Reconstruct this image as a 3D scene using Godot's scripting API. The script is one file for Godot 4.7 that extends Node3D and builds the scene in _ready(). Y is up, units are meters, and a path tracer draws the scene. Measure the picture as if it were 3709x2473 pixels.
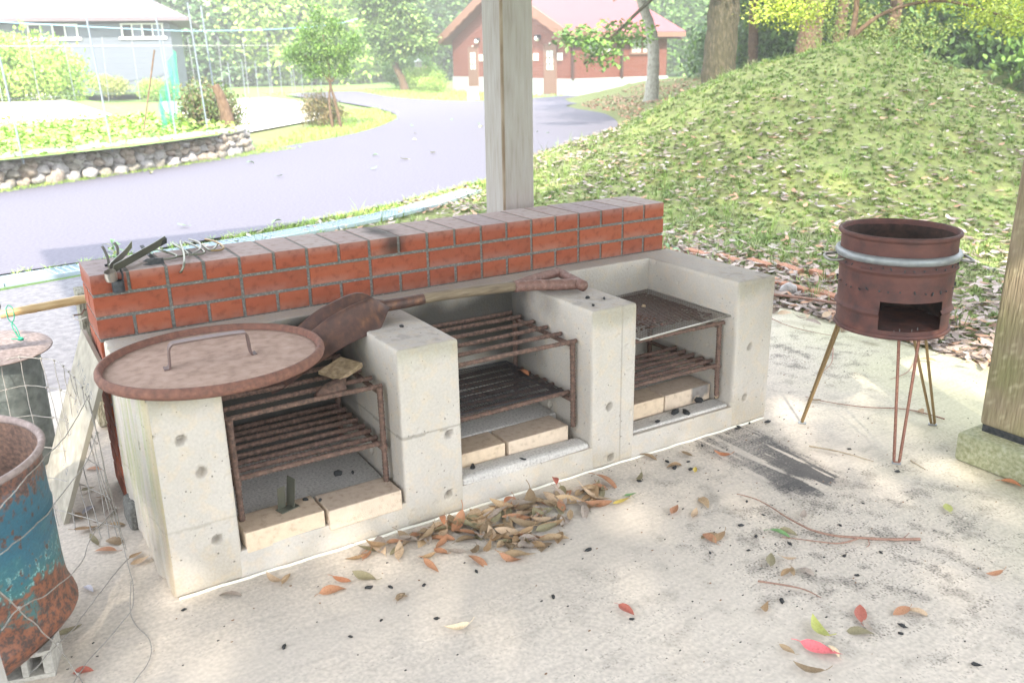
extends Node3D

const H := 0.5634          # top of the concrete hearth
const ZF := 0.5977         # front plane of the pillars
var rng := RandomNumberGenerator.new()
var M := {}
var counts := {}
var n3 := FastNoiseLite.new()

func lin(r: float, g: float, b: float) -> Color:
	return Color(r, g, b).linear_to_srgb()

# ------------------------------------------------------------------ nodes
func numbered(called: String) -> String:
	var k = counts.get(called, 0)
	counts[called] = k + 1
	return called if k == 0 else "%s_%03d" % [called, k]

func tag(o, label: String, category: String, group := ""):
	o.set_meta("label", label)
	o.set_meta("category", category)
	if group:
		o.set_meta("group", group)
	return o

func thing(called: String, label: String, category: String, at := Vector3.ZERO, group := ""):
	var o := Node3D.new()
	o.name = numbered(called)
	add_child(o)
	o.position = at
	return tag(o, label, category, group)

func part(called: String, mesh: Mesh, m: Material, parent: Node, at := Vector3.ZERO, turn := Vector3.ZERO):
	var o := MeshInstance3D.new()
	o.name = called
	o.mesh = mesh
	o.material_override = m
	o.position = at
	o.rotation = turn
	parent.add_child(o, true)
	return o

func single(called: String, label: String, category: String, mesh: Mesh, m: Material, at := Vector3.ZERO, turn := Vector3.ZERO, group := ""):
	var o := MeshInstance3D.new()
	o.name = numbered(called)
	o.mesh = mesh
	o.material_override = m
	o.position = at
	o.rotation = turn
	add_child(o)
	return tag(o, label, category, group)

func struct(called: String, mesh: Mesh, m: Material):
	var o := MeshInstance3D.new()
	o.name = numbered(called)
	o.mesh = mesh
	o.material_override = m
	add_child(o)
	o.set_meta("kind", "structure")
	return o

func dup(src: Node3D, at: Vector3, turn: Vector3, label: String, group := ""):
	var o = src.duplicate()
	o.name = numbered(str(src.name).trim_suffix("_000"))
	add_child(o)
	o.position = at
	o.rotation = turn
	o.set_meta("label", label)
	if group:
		o.set_meta("group", group)
	return o

func swarm(called: String, mesh: Mesh, m: Material, xf: Array, cols: Array, parent: Node):
	var mm := MultiMesh.new()
	mm.transform_format = MultiMesh.TRANSFORM_3D
	mm.use_colors = cols.size() > 0
	mm.mesh = mesh
	mm.instance_count = xf.size()
	for i in xf.size():
		mm.set_instance_transform(i, xf[i])
		if cols.size():
			mm.set_instance_color(i, cols[i])
	var o := MultiMeshInstance3D.new()
	o.name = called
	o.multimesh = mm
	o.material_override = m
	parent.add_child(o, true)
	return o

# ------------------------------------------------------------------ meshes
func commit(v: PackedVector3Array, idx: PackedInt32Array, uv := PackedVector2Array(), col := PackedColorArray(), smooth := true) -> ArrayMesh:
	# smooth normals shared by vertices at one place
	var nrm := PackedVector3Array()
	nrm.resize(v.size())
	if smooth:
		var acc := {}
		var key := []
		key.resize(v.size())
		for i in v.size():
			key[i] = Vector3i((v[i] * 20000.0).round())
		for t in range(0, idx.size(), 3):
			var a := v[idx[t]]
			var n := (v[idx[t + 2]] - a).cross(v[idx[t + 1]] - a)
			for k in 3:
				var q = key[idx[t + k]]
				acc[q] = acc.get(q, Vector3.ZERO) + n
		for i in v.size():
			nrm[i] = acc.get(key[i], Vector3.UP).normalized()
	else:
		var v2 := PackedVector3Array()
		var uv2 := PackedVector2Array()
		var c2 := PackedColorArray()
		var i2 := PackedInt32Array()
		nrm.clear()
		for t in range(0, idx.size(), 3):
			var a := v[idx[t]]
			var n := (v[idx[t + 2]] - a).cross(v[idx[t + 1]] - a).normalized()
			for k in 3:
				v2.append(v[idx[t + k]])
				nrm.append(n)
				i2.append(t + k)
				if uv.size():
					uv2.append(uv[idx[t + k]])
				if col.size():
					c2.append(col[idx[t + k]])
		v = v2
		uv = uv2
		col = c2
		idx = i2
	var arr := []
	arr.resize(Mesh.ARRAY_MAX)
	arr[Mesh.ARRAY_VERTEX] = v
	arr[Mesh.ARRAY_NORMAL] = nrm
	arr[Mesh.ARRAY_INDEX] = idx
	if uv.size():
		arr[Mesh.ARRAY_TEX_UV] = uv
	if col.size():
		arr[Mesh.ARRAY_COLOR] = col
	var m := ArrayMesh.new()
	m.add_surface_from_arrays(Mesh.PRIMITIVE_TRIANGLES, arr)
	return m

func join(list: Array) -> ArrayMesh:
	# [[mesh, Transform3D], ...] as one surface
	var st := SurfaceTool.new()
	st.begin(Mesh.PRIMITIVE_TRIANGLES)
	for a in list:
		st.append_from(a[0], 0, a[1])
	return st.commit()

func axis_list(h: float, r: float, cell: float) -> PackedFloat32Array:
	var l := PackedFloat32Array()
	var inner := h - r
	if r > 0.0:
		l.append(-h)
		l.append(-h + r * 0.35)
	var n := maxi(1, int(round(2.0 * inner / cell)))
	for i in n + 1:
		l.append(-inner + 2.0 * inner * i / n)
	if r > 0.0:
		l.append(h - r * 0.35)
		l.append(h)
	return l

# a box with rounded edges, optional noise on its skin, dents [[centre, radius, depth], ...] and a colour for each point
func rbox(size: Vector3, r: float, cell := 10.0, amp := 0.0, freq := 1.0, off := Vector3.ZERO, dents := [], colf = null, dispf = null) -> ArrayMesh:
	var h := size / 2.0
	r = minf(r, minf(h.x, minf(h.y, h.z)) * 0.98)
	var ax := [axis_list(h.x, r, cell), axis_list(h.y, r, cell), axis_list(h.z, r, cell)]
	var v := PackedVector3Array()
	var idx := PackedInt32Array()
	var col := PackedColorArray()
	var inn := h - Vector3(r, r, r)
	for a in 3:
		var ua = (a + 1) % 3
		var va = (a + 2) % 3
		for s in [-1.0, 1.0]:
			var first := v.size()
			var us = ax[ua]
			var vs = ax[va]
			for j in vs.size():
				for i in us.size():
					var p := Vector3.ZERO
					p[a] = s * h[a]
					p[ua] = us[i]
					p[va] = vs[j]
					var c := p.clamp(-inn, inn)
					var d := Vector3.ZERO
					if r > 0.0:
						d = (p - c).normalized()
						p = c + d * r
					else:
						d[a] = s
					var q := p
					if amp > 0.0:
						q += d * amp * n3.get_noise_3dv((p + off) * freq * 100.0)
					for e in dents:
						var t = p.distance_to(e[0]) / e[1]
						if t < 1.0:
							q -= d * e[2] * (1.0 - smoothstep(0.8, 1.0, t))
					if dispf != null:
						q += dispf.call(p, d)
					v.append(q)
					if colf != null:
						col.append(colf.call(p, d))
			for j in vs.size() - 1:
				for i in us.size() - 1:
					var k: int = first + j * us.size() + i
					var w: int = us.size()
					if s > 0:
						idx.append_array([k, k + w, k + w + 1, k, k + w + 1, k + 1])
					else:
						idx.append_array([k, k + w + 1, k + w, k, k + 1, k + w + 1])
	return commit(v, idx, PackedVector2Array(), col)

func lathe(profile: Array, seg := 48, amp := 0.0, freq := 1.0, arc := TAU, wob = null) -> ArrayMesh:
	var v := PackedVector3Array()
	var uv := PackedVector2Array()
	var idx := PackedInt32Array()
	var n := profile.size()
	for i in n:
		for j in seg + 1:
			var t := arc * j / seg
			var p: Vector3 = Vector3(cos(t), 0, sin(t)) * profile[i].x + Vector3(0, profile[i].y, 0)
			if amp > 0.0:
				p += Vector3(cos(t), 0.3, sin(t)) * amp * n3.get_noise_3dv(p * freq * 100.0)
			if wob != null:
				p += wob.call(p)
			v.append(p)
			uv.append(Vector2(float(j) / seg, float(i) / (n - 1)))
	for i in n - 1:
		for j in seg:
			var a := i * (seg + 1) + j
			var d := a + seg + 1
			idx.append_array([a, a + 1, d + 1, a, d + 1, d])
	return commit(v, idx, uv)

# a bent round bar through points; radius may change along it
func tube(path: Array, radius, sides := 8, cap := true, flat := 1.0) -> ArrayMesh:
	var v := PackedVector3Array()
	var idx := PackedInt32Array()
	var n := path.size()
	var side := Vector3.ZERO
	for i in n:
		var t: Vector3 = (path[mini(i + 1, n - 1)] - path[maxi(i - 1, 0)]).normalized()
		if side == Vector3.ZERO:
			side = t.cross(Vector3.UP if absf(t.y) < 0.9 else Vector3.RIGHT).normalized()
		side = (side - t * side.dot(t)).normalized()
		var up := side.cross(t)
		var r: float = radius[i] if radius is Array or radius is PackedFloat32Array else radius
		for k in sides:
			var a := TAU * k / sides
			v.append(path[i] + (side * cos(a) + up * sin(a) * flat) * r)
	for i in n - 1:
		for k in sides:
			var a := i * sides + k
			var b := i * sides + (k + 1) % sides
			idx.append_array([a, a + sides, b + sides, a, b + sides, b])
	if cap:
		v.append(path[0])
		v.append(path[n - 1])
		for k in sides:
			var b := (k + 1) % sides
			idx.append_array([n * sides, k, b, n * sides + 1, (n - 1) * sides + b, (n - 1) * sides + k])
	return commit(v, idx)

func spline(pts: Array, per := 6) -> Array:
	var out := []
	for i in pts.size() - 1:
		var a: Vector3 = pts[maxi(i - 1, 0)]
		var d: Vector3 = pts[mini(i + 2, pts.size() - 1)]
		for k in per:
			out.append(pts[i].cubic_interpolate(pts[i + 1], a, d, float(k) / per))
	out.append(pts[-1])
	return out

func rebar(a: Vector3, b: Vector3, r := 0.0078) -> ArrayMesh:
	var n := maxi(4, int(a.distance_to(b) / 0.0055))
	var path := []
	var rad := []
	var s := a.x * 37.0 + a.z * 91.0
	for i in n + 1:
		var t := float(i) / n
		path.append(a.lerp(b, t) + Vector3(0, 1, 0.6) * 0.0016 * sin(s + t * 5.0))
		rad.append(r * ((1.1 if i % 2 == 0 else 0.94) + 0.1 * n3.get_noise_1d(s * 50.0 + i * 9.0)))
	return tube(path, rad, 8)

# a leaf lying in the xz plane, tip along +x, folded on its rib and curled
func leaf_mesh(l: float, w: float, fold: float, curl: float, twist: float) -> ArrayMesh:
	var v := PackedVector3Array()
	var idx := PackedInt32Array()
	var n := 7
	for i in n + 1:
		var t := float(i) / n
		var half := w * 0.5 * pow(sin(PI * pow(t, 0.85)), 0.8)
		var x := (t - 0.5) * l
		var y := curl * l * (t - 0.5) * (t - 0.5) * 2.0
		var tw := twist * (t - 0.5)
		for s in [-1.0, -0.55, 0.0, 0.55, 1.0]:
			v.append(Vector3(x, y + absf(s) * half * fold + s * half * tw + 0.04 * half * sin(t * 23.0 + s * 3.0), s * half * cos(tw)))
	for i in n:
		for k in 4:
			var a := i * 5 + k
			idx.append_array([a, a + 5, a + 6, a, a + 6, a + 1])
	var path := []
	for k in 4:
		path.append(Vector3(-0.5 * l - 0.06 * l * k, curl * l * (0.5 + 0.06 * k) * (0.5 + 0.06 * k) * 2.0, 0.01 * l * k * k))
	return join([[commit(v, idx), Transform3D()], [tube(path, 0.012 * l, 4), Transform3D()]])

# a loose spray of n small leaves around the origin
func spray(n: int, spread: float, l: float, w: float, s: int, droop := 0.3) -> ArrayMesh:
	var r := RandomNumberGenerator.new()
	r.seed = s
	var v := PackedVector3Array()
	var idx := PackedInt32Array()
	for i in n:
		var c := Vector3(r.randfn(), r.randfn() * 0.7, r.randfn()) * spread * 0.5
		var ax := Vector3(r.randfn(), r.randfn() * 0.5 - droop, r.randfn()).normalized()
		var sd := ax.cross(Vector3(r.randfn() * 0.5, 1, r.randfn() * 0.5)).normalized()
		var up := sd.cross(ax)
		var q := l * r.randf_range(0.7, 1.2)
		var k := v.size()
		v.append_array([c, c + ax * q * 0.5 + sd * w * 0.5 + up * w * 0.12, c + ax * q, c + ax * q * 0.5 - sd * w * 0.5 + up * w * 0.12])
		idx.append_array([k, k + 1, k + 2, k, k + 2, k + 3])
	return commit(v, idx, PackedVector2Array(), PackedColorArray(), false)

func tuft(n: int, h: float, w: float, lean: float, s: int) -> ArrayMesh:
	var r := RandomNumberGenerator.new()
	r.seed = s
	var v := PackedVector3Array()
	var idx := PackedInt32Array()
	for i in n:
		var a := r.randf() * TAU
		var d := Vector3(cos(a), 0, sin(a))
		var c := d * r.randf() * h * 0.25
		var hh := h * r.randf_range(0.5, 1.1)
		var sd := Vector3(-d.z, 0, d.x) * w * 0.5
		var mid := c + Vector3(0, hh * 0.6, 0) + d * hh * lean * 0.3
		var tip := c + Vector3(0, hh, 0) + d * hh * lean
		var k := v.size()
		v.append_array([c - sd, c + sd, mid - sd * 0.8, mid + sd * 0.8, tip])
		idx.append_array([k, k + 2, k + 3, k, k + 3, k + 1, k + 2, k + 4, k + 3])
	return commit(v, idx, PackedVector2Array(), PackedColorArray(), false)

# a stone or lump
func lump(size: Vector3, s: float, rough := 0.3, ring := 8, seg := 10) -> ArrayMesh:
	var v := PackedVector3Array()
	var idx := PackedInt32Array()
	for i in ring + 1:
		for j in seg + 1:
			var a := PI * i / ring
			var b := TAU * (j % seg) / seg
			var d := Vector3(sin(a) * cos(b), -cos(a), sin(a) * sin(b))
			d *= 1.0 + rough * n3.get_noise_3dv(d * 90.0 + Vector3(s, s * 3.1, -s) * 57.0) + rough * 0.5 * n3.get_noise_3dv(d * 230.0 + Vector3(s, s, s) * 31.0)
			v.append(d * size * 0.5)
	for i in ring:
		for j in seg:
			var a := i * (seg + 1) + j
			var d := a + seg + 1
			idx.append_array([a, a + 1, d + 1, a, d + 1, d])
	return commit(v, idx)

# prism of a convex outline in the xy plane, from z 0 to z depth
func prism(pts: Array, depth: float) -> ArrayMesh:
	var v := PackedVector3Array()
	var idx := PackedInt32Array()
	var flat := PackedVector2Array()
	for p in pts:
		flat.append(Vector2(p[0], p[1]))
	var tri := Geometry2D.triangulate_polygon(flat)
	var n := flat.size()
	for z in [depth, 0.0]:
		for p in flat:
			v.append(Vector3(p.x, p.y, z))
	for t in range(0, tri.size(), 3):
		var a := flat[tri[t]]
		var cw := (flat[tri[t + 1]] - a).cross(flat[tri[t + 2]] - a) < 0.0
		var o := [tri[t], tri[t + 1], tri[t + 2]] if cw else [tri[t], tri[t + 2], tri[t + 1]]
		idx.append_array([o[0], o[1], o[2], n + o[0], n + o[2], n + o[1]])
	var area := 0.0
	for i in n:
		area += flat[i].cross(flat[(i + 1) % n])
	for i in n:
		var j := (i + 1) % n
		if area > 0:
			idx.append_array([i, n + j, j, i, n + i, n + j])
		else:
			idx.append_array([i, j, n + j, i, n + j, n + i])
	return commit(v, idx, PackedVector2Array(), PackedColorArray(), false)

func box(s: Vector3) -> BoxMesh:
	var b := BoxMesh.new()
	b.size = s
	return b

func stick(a: Vector3, b: Vector3, w: float, d: float) -> Transform3D:
	# places a unit box (1 x 1 x 1) as a bar from a to b
	var y := b - a
	var x := y.cross(Vector3(0.02, 0.03, 1)).normalized()
	var z := x.cross(y).normalized()
	return Transform3D(Basis(x * w, y, z * d), (a + b) / 2.0)

# ------------------------------------------------------------------ materials
func noise_tex(s: int, freq: float, stops: Array, size := 512, oct := 4, kind := FastNoiseLite.TYPE_SIMPLEX_SMOOTH, sy := -1) -> NoiseTexture2D:
	var n := FastNoiseLite.new()
	n.seed = s
	n.noise_type = kind
	n.frequency = freq
	n.fractal_octaves = oct
	n.fractal_gain = 0.55
	var t := NoiseTexture2D.new()
	t.width = size
	t.height = size if sy < 0 else sy
	t.seamless = true
	t.noise = n
	if stops.size():
		var g := Gradient.new()
		g.offsets = PackedFloat32Array()
		g.colors = PackedColorArray()
		var o := PackedFloat32Array()
		var c := PackedColorArray()
		for a in stops:
			o.append(a[0])
			c.append(lin(a[1], a[2], a[3]))
		g.offsets = o
		g.colors = c
		t.color_ramp = g
	return t

func mat(called: String, c: Color, rough := 0.85, metal := 0.0) -> StandardMaterial3D:
	var m := StandardMaterial3D.new()
	m.resource_name = called
	m.albedo_color = c
	m.roughness = rough
	m.metallic = metal
	M[called] = m
	return m

func tri(m: StandardMaterial3D, tex: Texture2D, scale, bump: Texture2D = null, bump_cm := 0.1, world := false) -> StandardMaterial3D:
	m.albedo_texture = tex
	m.uv1_triplanar = true
	m.uv1_world_triplanar = world
	m.uv1_scale = scale if scale is Vector3 else Vector3(scale, scale, scale)
	if bump:
		m.heightmap_enabled = true
		m.heightmap_texture = bump
		m.heightmap_scale = bump_cm
	return m

func foliage(called: String, c: Color, back: Color) -> StandardMaterial3D:
	var m := mat(called, c, 0.55)
	m.vertex_color_use_as_albedo = true
	m.cull_mode = BaseMaterial3D.CULL_DISABLED
	m.backlight_enabled = true
	m.backlight = back
	return m

func l8(s: int, freq: float, w: int, h: int, oct := 4, kind := FastNoiseLite.TYPE_SIMPLEX_SMOOTH) -> PackedByteArray:
	var n := FastNoiseLite.new()
	n.seed = s
	n.frequency = freq
	n.fractal_octaves = oct
	n.noise_type = kind
	return n.get_seamless_image(w, h).get_data()

func stretched(s: int, freq: float, w: int, h: int, kx: int, ky: int) -> PackedByteArray:
	var n := FastNoiseLite.new()
	n.seed = s
	n.frequency = freq
	n.fractal_octaves = 3
	var im := n.get_seamless_image(w / kx, h / ky)
	im.resize(w, h, Image.INTERPOLATE_CUBIC)
	return im.get_data()

func srgb8(x: float) -> int:
	return clampi(int(255.0 * pow(clampf(x, 0.0, 1.0), 1.0 / 2.2)), 0, 255)

# cast concrete with air bubbles: [colour, relief]
func concrete_maps(size: int, c: Color, warm: Color, pits: int, s: int) -> Array:
	var a := l8(s, 0.006, size, size, 5)
	var b := l8(s + 1, 0.09, size, size, 4)
	var e := l8(s + 2, 0.02, size, size, 5)
	var px := PackedByteArray()
	var hm := PackedByteArray()
	px.resize(size * size * 3)
	hm.resize(size * size)
	for i in size * size:
		var t := a[i] / 255.0
		var f := 0.92 + 0.09 * t + 0.16 * (b[i] / 255.0 - 0.5)
		var w := smoothstep(0.5, 0.8, e[i] / 255.0)
		px[i * 3] = srgb8(lerpf(c.r, warm.r, w) * f)
		px[i * 3 + 1] = srgb8(lerpf(c.g, warm.g, w) * f)
		px[i * 3 + 2] = srgb8(lerpf(c.b, warm.b, w) * f)
		hm[i] = clampi(170 + int(0.25 * (b[i] - 128)), 0, 255)
	var r := RandomNumberGenerator.new()
	r.seed = s
	for k in pits:
		var cx := r.randi_range(0, size - 1)
		var cy := r.randi_range(0, size - 1)
		var rad := 0.8 + 2.6 * pow(r.randf(), 3.2)
		var sq := r.randf_range(0.7, 1.4)
		var q := int(ceil(rad * 1.5))
		for y in range(-q, q + 1):
			for x in range(-q, q + 1):
				var dd := sqrt(x * x * sq + y * y / sq) / rad
				if dd < 1.0:
					var i := posmod(cy + y, size) * size + posmod(cx + x, size)
					hm[i] = mini(hm[i], int(40 + 110 * dd * dd))
					for ch in 3:
						px[i * 3 + ch] = int(px[i * 3 + ch] * (0.55 + 0.4 * dd))
	return [ImageTexture.create_from_image(Image.create_from_data(size, size, false, Image.FORMAT_RGB8, px)),
		ImageTexture.create_from_image(Image.create_from_data(size, size, false, Image.FORMAT_L8, hm))]

# the floor slab, x -1.6 .. 3.52 and z -1.3 .. 2.8, seen from above: cast and broomed concrete with soot, charcoal and moss stains
func floor_maps() -> Array:
	var w := 2048
	var h := 1640
	var kx := 5.12 / w
	var a := l8(11, 0.004, w, h, 5)
	var b := l8(12, 0.16, w, h, 3)
	var e := stretched(13, 0.10, w, h, 16, 1)
	var g := l8(14, 0.02, w, h, 4)
	var st := stretched(15, 0.06, w, h, 1, 16)
	var sp := l8(16, 0.28, w, h, 2)
	var px := PackedByteArray()
	var hm := PackedByteArray()
	px.resize(w * h * 3)
	hm.resize(w * h)
	for y in h:
		var z := -1.3 + y * kx
		for x in w:
			var i := y * w + x
			var wx := -1.6 + x * kx
			var br := e[i] / 255.0 - 0.5
			var f := 0.53 * (0.91 + 0.12 * (a[i] / 255.0) + 0.40 * (b[i] / 255.0 - 0.5) + 0.24 * br)
			# scattered soot specks, thickest in front of the right-hand bays
			var dx := wx - 1.75
			var dz := z - 1.35
			var zone := exp(-(dx * dx * 1.6 + dz * dz * 2.2)) * 0.9 + 0.1
			var dx2 := wx - 2.9
			var dz2 := z - 0.15
			zone += 1.1 * exp(-(dx2 * dx2 * 5.0 + dz2 * dz2 * 5.0))
			var speck := smoothstep(0.70 - 0.16 * zone, 0.86 - 0.16 * zone, sp[i] / 255.0 * 0.6 + g[i] / 255.0 * 0.32 + 0.15 * br + 0.04) * minf(zone, 1.0)
			f *= 1.0 - 0.62 * speck
			f *= 1.0 - 0.45 * smoothstep(0.64, 0.86, sp[i] / 255.0 * 0.55 + e[i] / 255.0 * 0.55) * (0.5 + 0.5 * zone)
			var smudge := smoothstep(0.52, 0.8, g[i] / 255.0) * zone
			f *= 1.0 - 0.3 * smudge
			var moss := smoothstep(0.8, 0.0, (2.75 - wx) * 0.9 + absf(z - 1.75) * 0.5 - 0.3 * (a[i] / 255.0)) * 0.6
			# charcoal swept across the slab from the right-hand bay
			var s := (z - 0.6) / 0.52
			var ch := 0.0
			if s > -0.2 and s < 1.5 and wx > 1.6 and wx < 2.25:
				var u := (wx - lerpf(1.815, 1.80, s)) / lerpf(0.30, 0.24, s)
				var edge := smoothstep(-0.15, 0.1, u + 0.12 * (g[i] / 255.0 - 0.5)) * smoothstep(1.15, 0.9, u + 0.25 * (g[i] / 255.0 - 0.5)) * smoothstep(-0.05, 0.04, s) * smoothstep(1.12, 0.9, s + 0.3 * (g[i] / 255.0 - 0.5))
				var streak := smoothstep(0.30, 0.5, st[i] / 255.0 * 0.72 + 0.28 * g[i] / 255.0)
				var heavy := 0.55 + 0.45 * smoothstep(0.3, 0.75, s * 0.6 + 0.4 * u)
				ch = edge * streak * heavy * (0.7 + 0.5 * (b[i] / 255.0))
				ch = 0.45 * ch + 0.5 * smoothstep(0.25, 0.75, ch * 0.9 + 0.8 * (sp[i] / 255.0 - 0.5) + 0.5 * br)
				ch *= smoothstep(0.0, 0.15, edge)
			var r0 := lerpf(f * 1.025, 0.045, clampf(ch, 0, 0.9))
			var g0 := lerpf(f * 0.918, 0.044, clampf(ch, 0, 0.9))
			var b0 := lerpf(f * 0.80, 0.05, clampf(ch, 0, 0.9))
			px[i * 3] = srgb8(lerpf(r0, r0 * 0.70, moss))
			px[i * 3 + 1] = srgb8(lerpf(g0, g0 * 0.80, moss))
			px[i * 3 + 2] = srgb8(lerpf(b0, b0 * 0.50, moss))
			hm[i] = clampi(int(128 + 120 * br + 0.35 * (b[i] - 128)), 0, 255)
	return [ImageTexture.create_from_image(Image.create_from_data(w, h, false, Image.FORMAT_RGB8, px)),
		ImageTexture.create_from_image(Image.create_from_data(w, h, false, Image.FORMAT_L8, hm))]

# paint flaking to rust from the foot upwards, wrapped once round a drum
func drum_paint() -> ImageTexture:
	var w := 1024
	var h := 272
	var a := l8(31, 0.012, w, h, 5)
	var b := l8(32, 0.06, w, h, 5)
	var e := l8(33, 0.2, w, h, 3)
	var px := PackedByteArray()
	px.resize(w * h * 3)
	for y in h:
		var v := float(y) / h           # 0 at the foot
		for x in w:
			var i := y * w + x
			var n := a[i] / 255.0
			var m := b[i] / 255.0
			var k := e[i] / 255.0
			var rust := smoothstep(0.06, -0.06, v - 0.34 + 0.5 * (n - 0.5) + 0.2 * (m - 0.5))
			rust = maxf(rust, smoothstep(0.64, 0.74, m * 0.7 + n * 0.35))
			rust = maxf(rust, 0.85 * smoothstep(0.82, 0.9, v + 0.3 * (m - 0.5)))
			var teal := smoothstep(0.62, 0.35, v + 0.35 * (n - 0.5))
			var c := Vector3(0.017, 0.095, 0.145).lerp(Vector3(0.03, 0.13, 0.135), teal)
			var flake := smoothstep(0.60, 0.70, m + 0.15 * (k - 0.5)) * smoothstep(0.25, 0.4, v) * smoothstep(0.6, 0.45, v)
			c = c.lerp(Vector3(0.24, 0.46, 0.46), flake * 0.7)
			c = c.lerp(Vector3(0.24, 0.085, 0.042).lerp(Vector3(0.05, 0.03, 0.026), smoothstep(0.3, 0.7, 0.5 * k + 0.6 * m - 0.05)), rust)
			c *= 0.8 + 0.4 * k
			px[i * 3] = srgb8(c.x)
			px[i * 3 + 1] = srgb8(c.y)
			px[i * 3 + 2] = srgb8(c.z)
	return ImageTexture.create_from_image(Image.create_from_data(w, h, false, Image.FORMAT_RGB8, px))

# faded pen strokes of a handwritten notice, in the board's own plane
func board_print() -> ImageTexture:
	var w := 480
	var h := 800
	var im := Image.create(w, h, false, Image.FORMAT_RGB8)
	var nz := l8(41, 0.01, 512, 800, 4)
	for y in h:
		for x in w:
			var t := nz[y * 512 + x] / 255.0
			var f := 0.60 + 0.16 * t
			im.set_pixel(x, y, Color(0.86 * f, 0.83 * f, 0.76 * f))
	var ink := Color(0.30, 0.31, 0.38)
	# each stroke: x0, y0, x1, y1 in a 10 x 10 cell
	var glyphs := {
		"中": [[1, 3, 9, 3], [1, 3, 1, 6.5], [9, 3, 9, 6.5], [1, 6.5, 9, 6.5], [5, 0, 5, 10]],
		"の": [[5, 2, 4, 7], [4, 7, 2.5, 8.5], [2.5, 8.5, 1.2, 6], [1.2, 6, 3, 2.6], [3, 2.6, 6, 1.8], [6, 1.8, 8.6, 4], [8.6, 4, 8.2, 7], [8.2, 7, 6, 9]],
		"け": [[1.5, 1, 1.2, 9], [4, 3.2, 9, 3], [7, 0.8, 7, 6], [7, 6, 5.6, 9.4]],
		"火": [[5, 0.5, 4.8, 5], [4.8, 5, 1, 9.5], [4.9, 5, 9, 9.5], [1.8, 3, 2.8, 5], [8.2, 2.6, 7, 4.8]],
		"ち": [[1.5, 2.5, 8.5, 2.2], [5, 0.6, 3.2, 6], [3.2, 6, 6.5, 5], [6.5, 5, 8, 7], [8, 7, 4, 9.6]],
		"も": [[4.5, 0.5, 3.5, 7.5], [3.5, 7.5, 5, 9.3], [5, 9.3, 8, 7.5], [1.5, 3, 7, 2.8], [1.3, 5.4, 6.8, 5.2]],
		"は": [[1.5, 1, 1.2, 9], [3.8, 3, 9, 2.8], [6.8, 0.8, 6.6, 8], [6.6, 8, 4.6, 9], [4.6, 9, 4.2, 7.6], [4.2, 7.6, 8.8, 9]],
		"い": [[1.5, 2, 1.8, 7], [1.8, 7, 3, 8], [7.5, 2.5, 8.6, 6]],
	}
	var text := ["火けもの中", "いちは", "けの火", "もいちは"]
	for c in text.size():
		for k in text[c].length():
			var cell := 58.0 - 6.0 * c
			var o := Vector2(70 + k * 74 + 16 * (c % 2), 110 + c * 150 + 6 * k)
			for q in glyphs[text[c][k]]:
				var p0 := o + Vector2(q[0], q[1]) * cell / 10.0
				var p1 := o + Vector2(q[2], q[3]) * cell / 10.0
				var n := int(p0.distance_to(p1)) + 1
				for i in n + 1:
					var p := p0.lerp(p1, float(i) / n)
					for yy in 3:
						for xx in 3:
							var ix := clampi(int(p.x) + xx, 0, w - 1)
							var iy := clampi(int(p.y) + yy, 0, h - 1)
							im.set_pixel(ix, iy, im.get_pixel(ix, iy).lerp(ink, 0.6))
	return ImageTexture.create_from_image(im)

func rust_stops(k := 1.0) -> Array:
	return [[0.0, 0.05 * k, 0.03 * k, 0.026 * k], [0.4, 0.11 * k, 0.055 * k, 0.042 * k], [0.65, 0.19 * k, 0.085 * k, 0.055 * k], [1.0, 0.30 * k, 0.15 * k, 0.09 * k]]

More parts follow.
